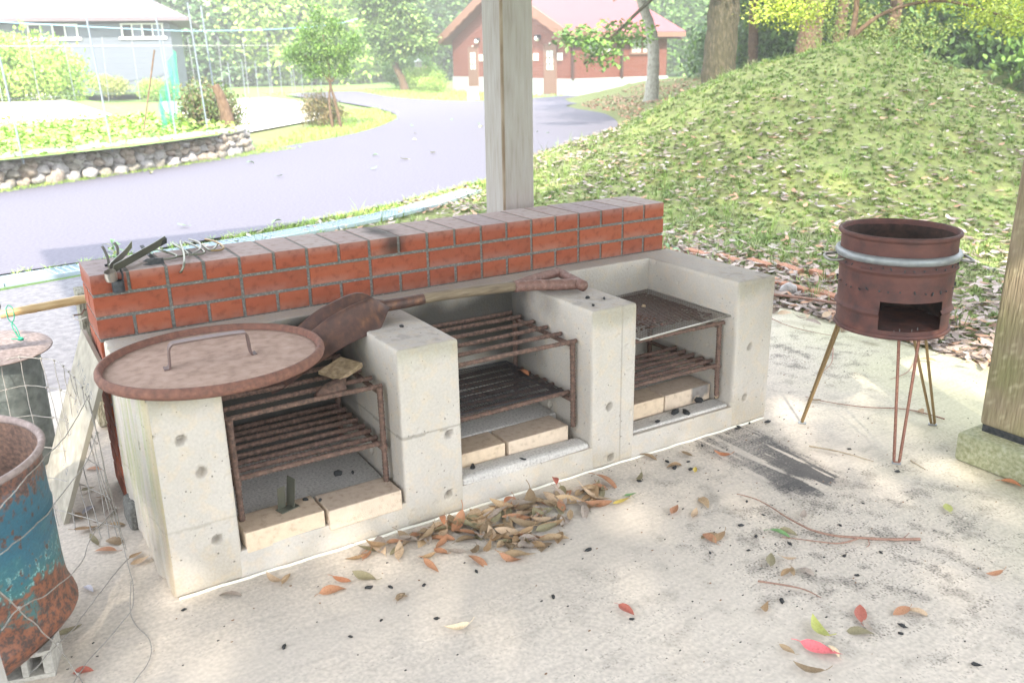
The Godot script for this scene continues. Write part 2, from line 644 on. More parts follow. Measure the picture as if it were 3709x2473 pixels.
func make_materials() -> void:
	var fine := noise_tex(5, 0.12, [], 512, 4)
	var soft := noise_tex(6, 0.03, [], 512, 5)
	var cm := concrete_maps(800, Color(0.51, 0.475, 0.43), Color(0.54, 0.48, 0.405), 380, 21)
	var m := tri(mat("cast_concrete", Color.WHITE, 0.9), cm[0], 1.25, cm[1], 0.35)
	m.vertex_color_use_as_albedo = true
	var fm := floor_maps()
	m = mat("floor_concrete", Color.WHITE, 0.92)
	m.albedo_texture = fm[0]
	m.heightmap_enabled = true
	m.heightmap_texture = fm[1]
	m.heightmap_scale = 0.16
	tri(mat("mortar", Color.WHITE, 0.95), noise_tex(7, 0.05, [[0.0, 0.10, 0.10, 0.093], [0.6, 0.16, 0.16, 0.148], [1.0, 0.34, 0.335, 0.31]], 512), 3.0, fine, 0.25)
	var bt := noise_tex(8, 0.02, [[0.0, 0.60, 0.50, 0.47], [0.42, 0.92, 0.90, 0.88], [1.0, 1.0, 1.0, 1.0]], 512, 6)
	for k in 4:
		m = tri(mat("brick_%d" % k, [lin(1, 1, 1), lin(0.93, 0.88, 0.88), lin(1, 1, 1), lin(0.86, 0.84, 0.9)][k], 0.85), bt, 2.4, fine, 0.08, true)
		m.vertex_color_use_as_albedo = true
	for k in 2:
		m = tri(mat("fire_brick_%d" % k, [lin(0.72, 0.58, 0.43), lin(0.68, 0.56, 0.44)][k], 0.9), noise_tex(9 + k, 0.03, [[0.0, 0.66, 0.62, 0.58], [0.4, 0.9, 0.89, 0.88], [1.0, 1, 1, 1]], 256, 6), 4.0, fine, 0.12, true)
		m.vertex_color_use_as_albedo = true
	tri(mat("ash", Color.WHITE, 1.0), noise_tex(17, 0.05, [[0.0, 0.22, 0.21, 0.20], [0.3, 0.48, 0.455, 0.43], [1.0, 0.68, 0.655, 0.62]], 512, 6), 3.5, fine, 0.35, true)
	tri(mat("rebar_rust", Color.WHITE, 0.9), noise_tex(18, 0.05, [[0.0, 0.05, 0.035, 0.03], [0.4, 0.11, 0.07, 0.055], [0.65, 0.17, 0.10, 0.075], [1.0, 0.27, 0.17, 0.13]], 256, 5), 5.0, fine, 0.1, true)
	tri(mat("stove_rust", Color.WHITE, 0.75), noise_tex(19, 0.012, [[0.0, 0.042, 0.023, 0.024], [0.4, 0.085, 0.035, 0.031], [0.7, 0.118, 0.046, 0.037], [1.0, 0.17, 0.072, 0.05]], 512, 6), 2.0, fine, 0.05)
	tri(mat("lid_rust", Color.WHITE, 0.85), noise_tex(20, 0.03, [[0.0, 0.08, 0.04, 0.032], [0.4, 0.145, 0.068, 0.05], [0.7, 0.20, 0.09, 0.062], [1.0, 0.28, 0.14, 0.09]], 512, 6), 3.0, fine, 0.08)
	tri(mat("lid_dust", Color.WHITE, 0.95), noise_tex(22, 0.02, [[0.0, 0.25, 0.17, 0.132], [0.5, 0.35, 0.245, 0.195], [1.0, 0.41, 0.305, 0.25]], 512, 6), 2.0, noise_tex(23, 0.3, [], 512, 2), 0.12)
	tri(mat("shovel_rust", Color.WHITE, 0.55, 0.35), noise_tex(24, 0.02, [[0.0, 0.05, 0.032, 0.03], [0.5, 0.09, 0.05, 0.042], [0.75, 0.16, 0.08, 0.05], [1.0, 0.26, 0.13, 0.075]], 512, 6), 2.5, fine, 0.06)
	var wood := func(s: int, stops: Array, size := 256): return noise_tex(s, 0.03, stops, size, 5)
	tri(mat("handle_wood", Color.WHITE, 0.8), wood.call(25, [[0.0, 0.08, 0.06, 0.042], [0.5, 0.17, 0.13, 0.085], [1.0, 0.26, 0.21, 0.15]]), Vector3(1.2, 12, 12), fine, 0.06)
	tri(mat("grip_paint", Color.WHITE, 0.6), wood.call(26, [[0.0, 0.10, 0.055, 0.045], [0.6, 0.19, 0.10, 0.08], [1.0, 0.3, 0.22, 0.2]]), 6.0)
	tri(mat("grey_timber", Color.WHITE, 0.85), noise_tex(27, 0.03, [[0.0, 0.255, 0.23, 0.205], [0.35, 0.315, 0.295, 0.275], [0.8, 0.345, 0.33, 0.315], [1.0, 0.38, 0.365, 0.35]], 512, 6), Vector3(2.2, 0.25, 2.2), noise_tex(28, 0.04, [], 512, 5), 0.22)
	m = tri(mat("mossy_timber", Color.WHITE, 0.85), noise_tex(29, 0.03, [[0.0, 0.32, 0.27, 0.20], [0.4, 0.44, 0.38, 0.285], [0.8, 0.54, 0.48, 0.37], [1.0, 0.62, 0.57, 0.46]], 512, 6), Vector3(5, 0.5, 5), noise_tex(30, 0.04, [], 512, 5), 0.25)
	m.vertex_color_use_as_albedo = true
	m = tri(mat("footing", Color.WHITE, 0.95), noise_tex(34, 0.03, [[0.0, 0.17, 0.18, 0.09], [0.5, 0.30, 0.31, 0.19], [1.0, 0.42, 0.42, 0.33]], 512, 6), 3.0, fine, 0.25)
	tri(mat("dark_iron", Color.WHITE, 0.5, 0.5), noise_tex(35, 0.03, [[0.0, 0.02, 0.025, 0.03], [1.0, 0.09, 0.09, 0.10]], 256), 6.0)
	tri(mat("mossy_edge", Color.WHITE, 0.9), noise_tex(66, 0.03, [[0.0, 0.17, 0.12, 0.08], [1.0, 0.32, 0.27, 0.21]], 256), Vector3(4, 0.6, 4))
	tri(mat("soot_rust", Color.WHITE, 0.9), noise_tex(67, 0.03, [[0.0, 0.012, 0.009, 0.008], [0.6, 0.045, 0.025, 0.02], [1.0, 0.11, 0.05, 0.038]], 256), 3.0)
	tri(mat("crust", Color.WHITE, 0.9), noise_tex(68, 0.04, [[0.0, 0.03, 0.018, 0.014], [0.5, 0.10, 0.045, 0.03], [1.0, 0.26, 0.10, 0.055]], 256), 6.0)
	mat("handle_iron", lin(0.12, 0.075, 0.068), 0.55)
	mat("bright_steel", lin(0.55, 0.54, 0.5), 0.32, 0.9)
	mat("olive_steel", lin(0.17, 0.175, 0.14), 0.38, 0.7)
	mat("dull_steel", lin(0.24, 0.235, 0.22), 0.45, 0.7)
	tri(mat("zinc", Color.WHITE, 0.5, 0.45), noise_tex(36, 0.02, [[0.0, 0.16, 0.175, 0.19], [0.5, 0.25, 0.27, 0.285], [1.0, 0.36, 0.38, 0.40]], 256), 4.0)
	tri(mat("old_zinc", Color.WHITE, 0.6, 0.3), noise_tex(37, 0.02, [[0.0, 0.07, 0.085, 0.085], [0.45, 0.15, 0.175, 0.17], [0.8, 0.23, 0.26, 0.255], [1.0, 0.34, 0.37, 0.36]], 512, 5, FastNoiseLite.TYPE_CELLULAR), 2.5, fine, 0.03)
	tri(mat("bin_lid", Color.WHITE, 0.8), noise_tex(38, 0.03, [[0.0, 0.13, 0.10, 0.09], [0.5, 0.215, 0.17, 0.16], [1.0, 0.34, 0.285, 0.275]], 512), 3.0)
	mat("brass", lin(0.25, 0.175, 0.085), 0.42, 0.5)
	tri(mat("red_rod", Color.WHITE, 0.5, 0.4), noise_tex(39, 0.05, [[0.0, 0.12, 0.05, 0.035], [0.6, 0.22, 0.10, 0.07], [1.0, 0.36, 0.22, 0.15]], 256), 8.0)
	tri(mat("bamboo", Color.WHITE, 0.5), noise_tex(40, 0.02, [[0.0, 0.24, 0.15, 0.06], [0.5, 0.44, 0.31, 0.15], [1.0, 0.58, 0.46, 0.28]], 256), Vector3(1.0, 8, 8))
	mat("green_cord", lin(0.01, 0.26, 0.16), 0.6)
	mat("black_rubber", lin(0.008, 0.008, 0.01), 0.6)
	tri(mat("wire", Color.WHITE, 0.55, 0.35), noise_tex(42, 0.05, [[0.0, 0.20, 0.185, 0.165], [1.0, 0.42, 0.41, 0.39]], 256), 8.0)
	m = mat("drum_paint", Color.WHITE, 0.5)
	m.albedo_texture = drum_paint()
	m.heightmap_enabled = true
	m.heightmap_texture = soft
	m.heightmap_scale = 0.15
	m = mat("board", Color.WHITE, 0.75)
	m.albedo_texture = board_print()
	tri(mat("stub", Color.WHITE, 0.95), noise_tex(43, 0.03, [[0.0, 0.12, 0.115, 0.08], [0.5, 0.30, 0.29, 0.23], [1.0, 0.50, 0.48, 0.42]], 512, 6), Vector3(5, 1.4, 5), soft, 1.2)
	tri(mat("slate", Color.WHITE, 0.9), noise_tex(44, 0.03, [[0.0, 0.22, 0.16, 0.11], [0.5, 0.46, 0.34, 0.21], [1.0, 0.6, 0.48, 0.34]], 256, 6), 5.0, fine, 0.4)
	tri(mat("block", Color.WHITE, 0.95), noise_tex(45, 0.05, [[0.0, 0.32, 0.31, 0.28], [1.0, 0.52, 0.50, 0.46]], 256), 5.0, fine, 0.2)
	tri(mat("charcoal", Color.WHITE, 0.7), noise_tex(46, 0.1, [[0.0, 0.008, 0.009, 0.01], [0.8, 0.03, 0.032, 0.035], [1.0, 0.10, 0.10, 0.10]], 256), 9.0, fine, 0.2)
	var lt := noise_tex(47, 0.03, [[0.0, 0.6, 0.55, 0.5], [0.5, 0.95, 0.95, 0.95], [1.0, 1, 1, 1]], 256, 5)
	var lc := [[0.33, 0.215, 0.115], [0.40, 0.285, 0.17], [0.26, 0.185, 0.11], [0.48, 0.35, 0.235], [0.25, 0.22, 0.13], [0.40, 0.20, 0.11], [0.36, 0.30, 0.255]]
	for k in lc.size():
		m = tri(mat("dry_leaf_%d" % k, lin(lc[k][0], lc[k][1], lc[k][2]), 0.7), lt, 14.0)
		m.cull_mode = BaseMaterial3D.CULL_DISABLED
	var bright := {"leaf_red": [0.40, 0.12, 0.085], "leaf_orange": [0.48, 0.20, 0.10], "leaf_yellow": [0.62, 0.47, 0.10], "leaf_lime": [0.42, 0.44, 0.12], "leaf_green": [0.16, 0.30, 0.12], "leaf_pink": [0.75, 0.17, 0.19], "leaf_cream": [0.72, 0.58, 0.40], "leaf_silver": [0.45, 0.44, 0.50]}
	for k in bright:
		m = tri(mat(k, lin(bright[k][0], bright[k][1], bright[k][2]), 0.6), lt, 14.0)
		m.cull_mode = BaseMaterial3D.CULL_DISABLED
	tri(mat("twig", Color.WHITE, 0.8), noise_tex(48, 0.05, [[0.0, 0.18, 0.09, 0.065], [1.0, 0.38, 0.25, 0.19]], 256), 10.0)
	tri(mat("pale_twig", Color.WHITE, 0.8), noise_tex(49, 0.05, [[0.0, 0.22, 0.17, 0.11], [1.0, 0.42, 0.36, 0.27]], 256), 10.0)
	# setting
	tri(mat("mound_ground", Color.WHITE, 0.95), noise_tex(50, 0.012, [[0.0, 0.13, 0.105, 0.065], [0.3, 0.16, 0.165, 0.06], [0.55, 0.20, 0.235, 0.065], [0.8, 0.25, 0.285, 0.08], [1.0, 0.29, 0.25, 0.17]], 1024, 6), 1.1, noise_tex(51, 0.2, [], 512, 4), 1.2, true)
	tri(mat("asphalt", Color.WHITE, 0.9), noise_tex(52, 0.05, [[0.0, 0.082, 0.078, 0.098], [0.5, 0.11, 0.104, 0.13], [0.85, 0.13, 0.124, 0.15], [1.0, 0.17, 0.165, 0.185]], 1024, 6), 0.5, noise_tex(53, 0.35, [], 512, 2), 0.15, true)
	tri(mat("apron", Color.WHITE, 0.9), noise_tex(54, 0.02, [[0.0, 0.08, 0.079, 0.088], [0.5, 0.13, 0.127, 0.138], [1.0, 0.19, 0.186, 0.196]], 1024, 7), 0.8, fine, 0.3, true)
	tri(mat("pale_soil", Color.WHITE, 0.95), noise_tex(55, 0.02, [[0.0, 0.42, 0.40, 0.30], [0.6, 0.62, 0.60, 0.52], [1.0, 0.72, 0.71, 0.66]], 512, 6), 0.15, null, 0, true)
	tri(mat("meadow", Color.WHITE, 0.95), noise_tex(56, 0.02, [[0.0, 0.10, 0.17, 0.035], [0.5, 0.16, 0.27, 0.055], [1.0, 0.25, 0.36, 0.11]], 512, 6), 0.3, null, 0, true)
	for k in 3:
		tri(mat("field_stone_%d" % k, [lin(0.9, 0.9, 0.95), lin(0.85, 0.75, 0.68), lin(0.62, 0.6, 0.56)][k], 0.9), noise_tex(57 + k, 0.03, [[0.0, 0.20, 0.185, 0.165], [0.5, 0.38, 0.36, 0.33], [1.0, 0.55, 0.53, 0.5]], 256, 5), 2.5, fine, 0.4, true)
	tri(mat("edging", Color.WHITE, 0.9), noise_tex(60, 0.03, [[0.0, 0.20, 0.10, 0.06], [0.6, 0.42, 0.19, 0.11], [1.0, 0.5, 0.34, 0.25]], 256, 5), 4.0, fine, 0.3, true)
	tri(mat("red_boards", Color.WHITE, 0.7), noise_tex(61, 0.02, [[0.0, 0.12, 0.040, 0.028], [0.6, 0.19, 0.064, 0.046], [1.0, 0.25, 0.095, 0.07]], 512, 5), Vector3(0.6, 4, 0.6), null, 0, true)
	mat("red_tiles", lin(0.25, 0.07, 0.078), 0.8)
	mat("barge", lin(0.24, 0.12, 0.085), 0.6)
	mat("eave_wood", lin(0.16, 0.055, 0.04), 0.7)
	mat("post_wood", lin(0.06, 0.03, 0.025), 0.7)
	mat("plinth", lin(0.34, 0.36, 0.38), 0.9)
	mat("door_wood", lin(0.20, 0.11, 0.085), 0.6)
	mat("cream", lin(0.78, 0.76, 0.68), 0.6)
	mat("white_frame", lin(0.78, 0.78, 0.78), 0.5)
	mat("steel_grey", lin(0.20, 0.235, 0.28), 0.6, 0.1)
	mat("shed_wall", lin(0.13, 0.15, 0.19), 0.8)
	mat("shed_roof", lin(0.13, 0.095, 0.11), 0.55)
	mat("dark_room", lin(0.03, 0.035, 0.04), 0.8)
	mat("stone_sign", lin(0.52, 0.55, 0.52), 0.9)
	m = mat("glass", Color(0.55, 0.66, 0.62, 0.25), 0.04)
	m.transparency = BaseMaterial3D.TRANSPARENCY_ALPHA
	m = mat("teal_net", Color(0.25, 0.8, 0.62, 0.45), 0.8)
	m.transparency = BaseMaterial3D.TRANSPARENCY_ALPHA
	m.cull_mode = BaseMaterial3D.CULL_DISABLED
	m.vertex_color_use_as_albedo = true
	mat("wire_blue", lin(0.25, 0.45, 0.6), 0.6)
	mat("grating", lin(0.42, 0.52, 0.58), 0.45, 0.5)
	tri(mat("bark_grey", Color.WHITE, 0.95), noise_tex(62, 0.03, [[0.0, 0.12, 0.115, 0.085], [0.5, 0.33, 0.32, 0.27], [1.0, 0.56, 0.55, 0.50]], 512, 6), Vector3(1.6, 0.5, 1.6), soft, 1.5, true)
	tri(mat("bark_moss", Color.WHITE, 0.95), noise_tex(63, 0.03, [[0.0, 0.018, 0.018, 0.008], [0.45, 0.045, 0.042, 0.018], [0.75, 0.10, 0.08, 0.05], [1.0, 0.22, 0.18, 0.125]], 512, 6), Vector3(1.6, 0.35, 1.6), noise_tex(64, 0.04, [], 512, 5), 3.0, true)
	tri(mat("bark_brown", Color.WHITE, 0.95), noise_tex(65, 0.03, [[0.0, 0.055, 0.033, 0.02], [0.5, 0.13, 0.082, 0.05], [1.0, 0.25, 0.175, 0.12]], 512, 6), Vector3(2.0, 0.6, 2.0), soft, 1.5, true)
	foliage("leaf_mat", Color.WHITE, lin(0.10, 0.16, 0.02))
	foliage("leaf_mat_bright", Color.WHITE, lin(0.30, 0.34, 0.03))
	m = mat("grass_mat", Color.WHITE, 0.6)
	m.vertex_color_use_as_albedo = true
	m.cull_mode = BaseMaterial3D.CULL_DISABLED
	m.backlight_enabled = true
	m.backlight = lin(0.08, 0.12, 0.02)
	m = mat("litter", Color.WHITE, 0.75)
	m.vertex_color_use_as_albedo = true
	m.cull_mode = BaseMaterial3D.CULL_DISABLED

# ------------------------------------------------------------------ terrain
func mound_h(x: float, z: float) -> float:
	var d := Vector2(x - 8.684, z + 4.299).length() / 4.5
	return 1.496 * (1.0 - smoothstep(-0.084, 1.0, d))

func ground_h(x: float, z: float) -> float:
	var hm := mound_h(x, z)
	var hb := 0.9 * smoothstep(-0.3, 6.0, (x - 10.74) * 0.889 + (z + 11.11) * 0.458)
	if z > -8.0:
		hb *= smoothstep(-5.0, -9.0, z) 
	var h := maxf(hm, hb) + 0.12 * minf(hm, hb)
	if h > 0.02:
		h += minf(h, 0.3) * (0.30 * n3.get_noise_2d(x * 55.0, z * 55.0) + 0.12 * n3.get_noise_2d(x * 210.0, z * 210.0))
	return h - 0.03

func sheet(x0: float, x1: float, z0: float, z1: float, cell: float, f) -> ArrayMesh:
	var v := PackedVector3Array()
	var idx := PackedInt32Array()
	var nx := int(ceil((x1 - x0) / cell))
	var nz := int(ceil((z1 - z0) / cell))
	for j in nz + 1:
		for i in nx + 1:
			var x := x0 + (x1 - x0) * i / nx
			var z := z0 + (z1 - z0) * j / nz
			v.append(Vector3(x, f.call(x, z), z))
	for j in nz:
		for i in nx:
			var a := j * (nx + 1) + i
			idx.append_array([a, a + 1, a + nx + 2, a, a + nx + 2, a + nx + 1])
	return commit(v, idx)

# flat polygon at height y, facing up
func flat_poly(pts: Array, y: float) -> ArrayMesh:
	var p := PackedVector2Array()
	for q in pts:
		p.append(Vector2(q[0], q[1]))
	var t := Geometry2D.triangulate_polygon(p)
	var v := PackedVector3Array()
	for q in p:
		v.append(Vector3(q.x, y, q.y))
	var idx := PackedInt32Array()
	for i in range(0, t.size(), 3):
		var c := (p[t[i + 1]] - p[t[i]]).cross(p[t[i + 2]] - p[t[i]])
		if c > 0:
			idx.append_array([t[i], t[i + 1], t[i + 2]])
		else:
			idx.append_array([t[i], t[i + 2], t[i + 1]])
	return commit(v, idx)

func smooth2(pts: Array, per := 6) -> Array:
	var a := []
	for p in pts:
		a.append(Vector3(p[0], 0, p[1]))
	var o := []
	for p in spline(a, per):
		o.append([p.x, p.z])
	return o

const ROAD_NEAR := [[-14, -1.6], [-6, -2.9], [-0.18, -3.95], [1.0, -4.25], [2.6, -4.8], [3.85, -5.42], [5.2, -6.3], [6.45, -7.39], [8.6, -9.1], [10.74, -11.11], [12.8, -14.2], [13.6, -16.5], [14.6, -18.2], [17.4, -19.2]]
const ROAD_FAR := [[17.9, -23.0], [14.2, -22.1], [13.2, -24.0], [13.3, -27.8], [14.5, -34], [11.5, -34], [10.6, -25.9], [9.83, -20.6], [8.9, -17.4], [7.56, -15.05], [5.9, -12.98], [3.76, -11.25], [2.25, -10.25], [1.07, -9.71], [0.05, -8.95], [-4, -7.3], [-14, -4.5]]

func setting() -> void:
	struct("ground", sheet(-140, 160, -190, 70, 6.0, func(x, z): return -0.06 + 9.0 * smoothstep(60.0, 190.0, Vector2(x, z).length())), M.meadow)
	struct("mound", sheet(1.3, 19.0, -21.0, 7.0, 0.16, ground_h), M.mound_ground)
	struct("verge", sheet(-12, 13.4, -30, -8.0, 0.5, func(x, z): return -0.035 + 0.05 * n3.get_noise_2d(x * 30.0, z * 30.0) * 0.5), M.meadow)
	var road := smooth2(ROAD_NEAR, 5)
	road.append_array(smooth2(ROAD_FAR, 5))
	struct("road", flat_poly(road, 0.006), M.asphalt)
	# floor slab with its own stains, and the plain apron behind the hearth
	var fl := sheet(-1.6, 3.46, -1.3, 2.8, 0.1, func(x, z): return 0.0)
	var arr := fl.surface_get_arrays(0)
	var uv := PackedVector2Array()
	for p in arr[Mesh.ARRAY_VERTEX]:
		uv.append(Vector2((p.x + 1.6) / 5.12, (p.z + 1.3) / 4.1))
	arr[Mesh.ARRAY_TEX_UV] = uv
	fl.clear_surfaces()
	fl.add_surface_from_arrays(Mesh.PRIMITIVE_TRIANGLES, arr)
	struct("floor_slab", fl, M.floor_concrete)
	struct("slab_edge", join([[box(Vector3(0.1, 0.12, 4.1)), Transform3D(Basis(), Vector3(3.409, -0.0635, 0.75))]]), M.apron)
	struct("apron", flat_poly([[-6.0, -1.2], [1.25, -1.2], [1.35, -3.0], [1.0, -3.85], [-0.2, -3.52], [-6, -2.55]], -0.012), M.apron)
	struct("floor_outer", flat_poly([[-6, -1.3], [-1.6, -1.3], [-1.6, 2.8], [3.46, 2.8], [3.46, 5.0], [-6, 5.0]], -0.002), M.apron)
	# garden plot behind the stone wall
	struct("garden_plot", flat_poly([[-14, -3.9], [-4, -7.2], [0.08, -8.55], [1.6, -9.3], [2.9, -10.3], [3.35, -11.3], [3.2, -14.5], [3.0, -33], [-30, -33]], 0.345), M.meadow)
	struct("pale_field", flat_poly([[-40, -12.6], [-3.0, -12.9], [-2.0, -13.5], [-0.9, -13.3], [-0.1, -14.2], [0.7, -14.0], [1.3, -15.2], [2.0, -15.4], [2.4, -16.5], [2.6, -32.5], [-28, -32.5], [-40, -20]], 0.375), M.pale_soil)
	struct("gravel_path", flat_poly([[3.4, -13.6], [7.2, -17.8], [8.6, -20.8], [9.6, -25.5], [9.9, -31], [6, -31], [4.2, -20]], 0.012), M.pale_soil)

# ------------------------------------------------------------------ vegetation
var SPRAYS := []
var TUFTS := []

func crown_xf(blobs: Array, n: int, size: float, pal: Array, light_up := 0.3) -> Array:
	# leaf clumps spread through egg-shaped blobs, denser to the outside
	var xf := []
	var col := []
	var total := 0.0
	for b in blobs:
		total += b[1].x * b[1].y + b[1].x * b[1].z
	for b in blobs:
		var k := int(n * (b[1].x * b[1].y + b[1].x * b[1].z) / total)
		for i in k:
			var d := Vector3(rng.randfn(), rng.randfn(), rng.randfn()).normalized()
			var q := pow(rng.randf(), 0.42)
			var p: Vector3 = b[0] + d * q * b[1]
			if n3.get_noise_3dv(p * 260.0 / maxf(b[1].x, 0.4)) < -0.12:
				continue
			var bs := Basis.from_euler(Vector3(rng.randf_range(-0.6, 0.6), rng.randf() * TAU, rng.randf_range(-0.6, 0.6))) * size * rng.randf_range(0.7, 1.25)
			xf.append(Transform3D(Basis(bs), p))
			var c: Array = pal[rng.randi() % pal.size()]
			var v := rng.randf_range(0.75, 1.25)
			col.append(Color(c[0] * v, c[1] * v, c[2] * v))
	return [xf, col]

func crown(parent: Node, blobs: Array, n: int, size: float, pal: Array, m: Material, kind := 0):
	var a := crown_xf(blobs, n, size, pal)
	var o = swarm("crown", SPRAYS[kind], m, a[0], a[1], parent)
	o.set_meta("kind", "stuff")
	return o

func trunk_mesh(pts: Array, r0: float, r1: float, sides := 12, flare := 1.5) -> ArrayMesh:
	var p := spline(pts, 5)
	var r := []
	for i in p.size():
		var t := float(i) / (p.size() - 1)
		r.append(lerpf(r0, r1, t) * (1.0 + (flare - 1.0) * pow(maxf(0.0, 1.0 - t * 5.0), 2.0)) * (1.0 + 0.06 * sin(i * 2.7)))
	return tube(p, r, sides)

func tree(called: String, label: String, at: Vector3, trunks: Array, bark: Material, blobs: Array, n: int, size: float, pal: Array, m: Material, kind := 0, group := ""):
	var t = thing(called, label, "tree" if not called.contains("bush") and not called.contains("shrub") else "bush", at, group)
	for q in trunks:
		part("trunk" if q[1] > 0.025 else "limb", trunk_mesh(q[0], q[1], q[2]), bark, t)
	crown(t, blobs, n, size, pal, m, kind)
	return t

const GREEN := [[0.10, 0.20, 0.035], [0.13, 0.25, 0.045], [0.08, 0.155, 0.03], [0.17, 0.28, 0.05]]
const DEEP := [[0.06, 0.125, 0.035], [0.08, 0.16, 0.045], [0.10, 0.20, 0.05], [0.14, 0.24, 0.055]]
const LIME := [[0.28, 0.42, 0.08], [0.34, 0.48, 0.10], [0.22, 0.36, 0.065], [0.40, 0.50, 0.15]]
const YELLOW := [[0.38, 0.46, 0.06], [0.46, 0.52, 0.08], [0.30, 0.40, 0.05], [0.42, 0.46, 0.08]]
const MINT := [[0.16, 0.28, 0.13], [0.22, 0.36, 0.17], [0.12, 0.22, 0.10], [0.28, 0.40, 0.18]]
const BROWNISH := [[0.22, 0.16, 0.07], [0.26, 0.20, 0.09], [0.17, 0.17, 0.06]]

func v3(a: float, b: float, c: float) -> Vector3:
	return Vector3(a, b, c)

func vegetation() -> void:
	SPRAYS = [spray(9, 0.9, 0.42, 0.2, 71), spray(9, 1.0, 0.6, 0.16, 72, 0.8), spray(7, 0.8, 0.5, 0.36, 73), spray(12, 1.0, 0.3, 0.2, 74, 0.1)]
	# small tree on the verge by the bend of the road
	tree("small_tree", "small round leafy tree with two thin stems on the grass verge inside the road bend", v3(6.45, 0, -14.95),
		[[[v3(0.05, -0.1, 0.1), v3(-0.02, 0.5, 0.02), v3(-0.1, 1.0, 0), v3(-0.02, 1.7, 0)], 0.035, 0.015], [[v3(-0.12, -0.1, 0.05), v3(-0.14, 0.5, 0), v3(-0.09, 1.0, 0), v3(-0.2, 1.8, 0.1)], 0.03, 0.012], [[v3(-0.1, 0.9, 0), v3(-0.4, 1.3, -0.1), v3(-0.6, 1.5, -0.2)], 0.018, 0.008], [[v3(-0.06, 0.9, 0), v3(0.2, 1.3, 0.1), v3(0.4, 1.6, 0.2)], 0.018, 0.008]],
		M.bark_brown, [[v3(-0.2, 1.5, 0), v3(0.36, 0.26, 0.34)], [v3(-0.62, 1.42, -0.2), v3(0.3, 0.2, 0.28)], [v3(0.22, 1.52, 0.2), v3(0.3, 0.22, 0.3)], [v3(-0.42, 1.82, -0.1), v3(0.26, 0.2, 0.26)], [v3(0.02, 1.92, 0.1), v3(0.22, 0.24, 0.22)], [v3(-0.25, 2.16, 0.0), v3(0.15, 0.2, 0.15)], [v3(0.42, 1.72, 0.1), v3(0.2, 0.14, 0.2)], [v3(0.1, 1.18, 0.1), v3(0.24, 0.16, 0.22)], [v3(-0.35, 1.14, -0.1), v3(0.3, 0.15, 0.26)], [v3(-0.8, 1.62, 0.1), v3(0.16, 0.12, 0.16)]], 1250, 0.15, GREEN, M.leaf_mat, 0)
	tree("bush", "brownish twiggy bush at the foot of the small verge tree", v3(6.45, 0, -15.8), [], M.bark_brown, [[v3(-0.1, 0.35, 0), v3(0.42, 0.4, 0.4)], [v3(0.2, 0.25, 0.1), v3(0.3, 0.26, 0.3)]], 900, 0.12, BROWNISH, M.leaf_mat, 1)
	# layered tree beyond the road
	tree("layered_tree", "tall layered tree with a bent brown trunk beyond the far side of the road", v3(16.3, 0, -33.0),
		[[[v3(0.15, -0.1, 0), v3(0, 0.5, 0), v3(-0.25, 1.1, 0), v3(0.1, 1.8, 0), v3(-0.4, 3.0, 0), v3(-0.7, 4.4, 0)], 0.17, 0.07]],
		M.bark_brown, [[v3(-0.8, 2.3, 0.2), v3(0.9, 0.5, 0.9)], [v3(0.6, 1.9, 0.3), v3(0.95, 0.42, 0.9)], [v3(-0.5, 1.5, 0), v3(0.6, 0.3, 0.6)], [v3(-0.4, 3.1, 0), v3(1.1, 0.6, 1.0)], [v3(0.5, 2.7, 0), v3(0.8, 0.4, 0.8)], [v3(-1.0, 4.0, 0), v3(1.3, 0.8, 1.1)], [v3(0.3, 4.3, 0), v3(1.0, 0.8, 1.0)]], 4200, 0.34, [[0.14, 0.25, 0.06], [0.2, 0.32, 0.08], [0.1, 0.18, 0.05], [0.25, 0.36, 0.1]], M.leaf_mat, 2)
	# trees at the right of the timber building
	tree("grey_tree", "slim pale grey tree trunk standing in front of the red building's side wall", v3(14.75, ground_h(14.75, -14.9), -14.9),
		[[[v3(0, -0.2, 0), v3(0.02, 0.8, 0.05), v3(-0.02, 1.6, 0), v3(-0.3, 2.4, -0.1), v3(-0.6, 3.6, -0.1), v3(-0.6, 5.5, 0)], 0.165, 0.09], [[v3(-0.5, 3.4, 0), v3(-1.4, 3.6, 0.7), v3(-2.3, 3.4, 1.2)], 0.05, 0.015]], M.bark_grey,
		[[v3(-1.5, 2.95, 1.0), v3(0.9, 0.32, 0.9)], [v3(-0.4, 4.6, 0), v3(2.0, 1.2, 1.9)], [v3(-2.4, 3.3, 1.3), v3(0.8, 0.5, 0.7)], [v3(1.4, 4.2, -0.6), v3(1.6, 1.0, 1.5)]], 3000, 0.30, DEEP, M.leaf_mat, 0)
	tree("big_tree", "thick mossy tree trunk with rough bark behind the left shoulder of the mound", v3(11.95, ground_h(11.95, -9.7), -9.7),
		[[[v3(0, -0.3, 0), v3(0.0, 0.8, 0), v3(0.05, 1.8, 0), v3(0.1, 3.4, 0), v3(0.0, 6, 0)], 0.34, 0.24], [[v3(0.05, 3.0, 0), v3(-0.9, 3.8, 0.5), v3(-2.2, 4.3, 1.2)], 0.1, 0.03], [[v3(0.05, 2.6, 0), v3(-0.7, 2.3, -0.7), v3(-1.6, 1.5, -1.1), v3(-2.2, 1.0, -1.2)], 0.05, 0.012]], M.bark_moss,
		[[v3(0, 5.6, 0), v3(2.6, 1.6, 2.5)], [v3(-2.0, 4.4, 1.2), v3(1.5, 0.9, 1.4)], [v3(1.9, 4.6, 0.4), v3(1.6, 0.9, 1.5)]], 3200, 0.34, DEEP, M.leaf_mat, 0)
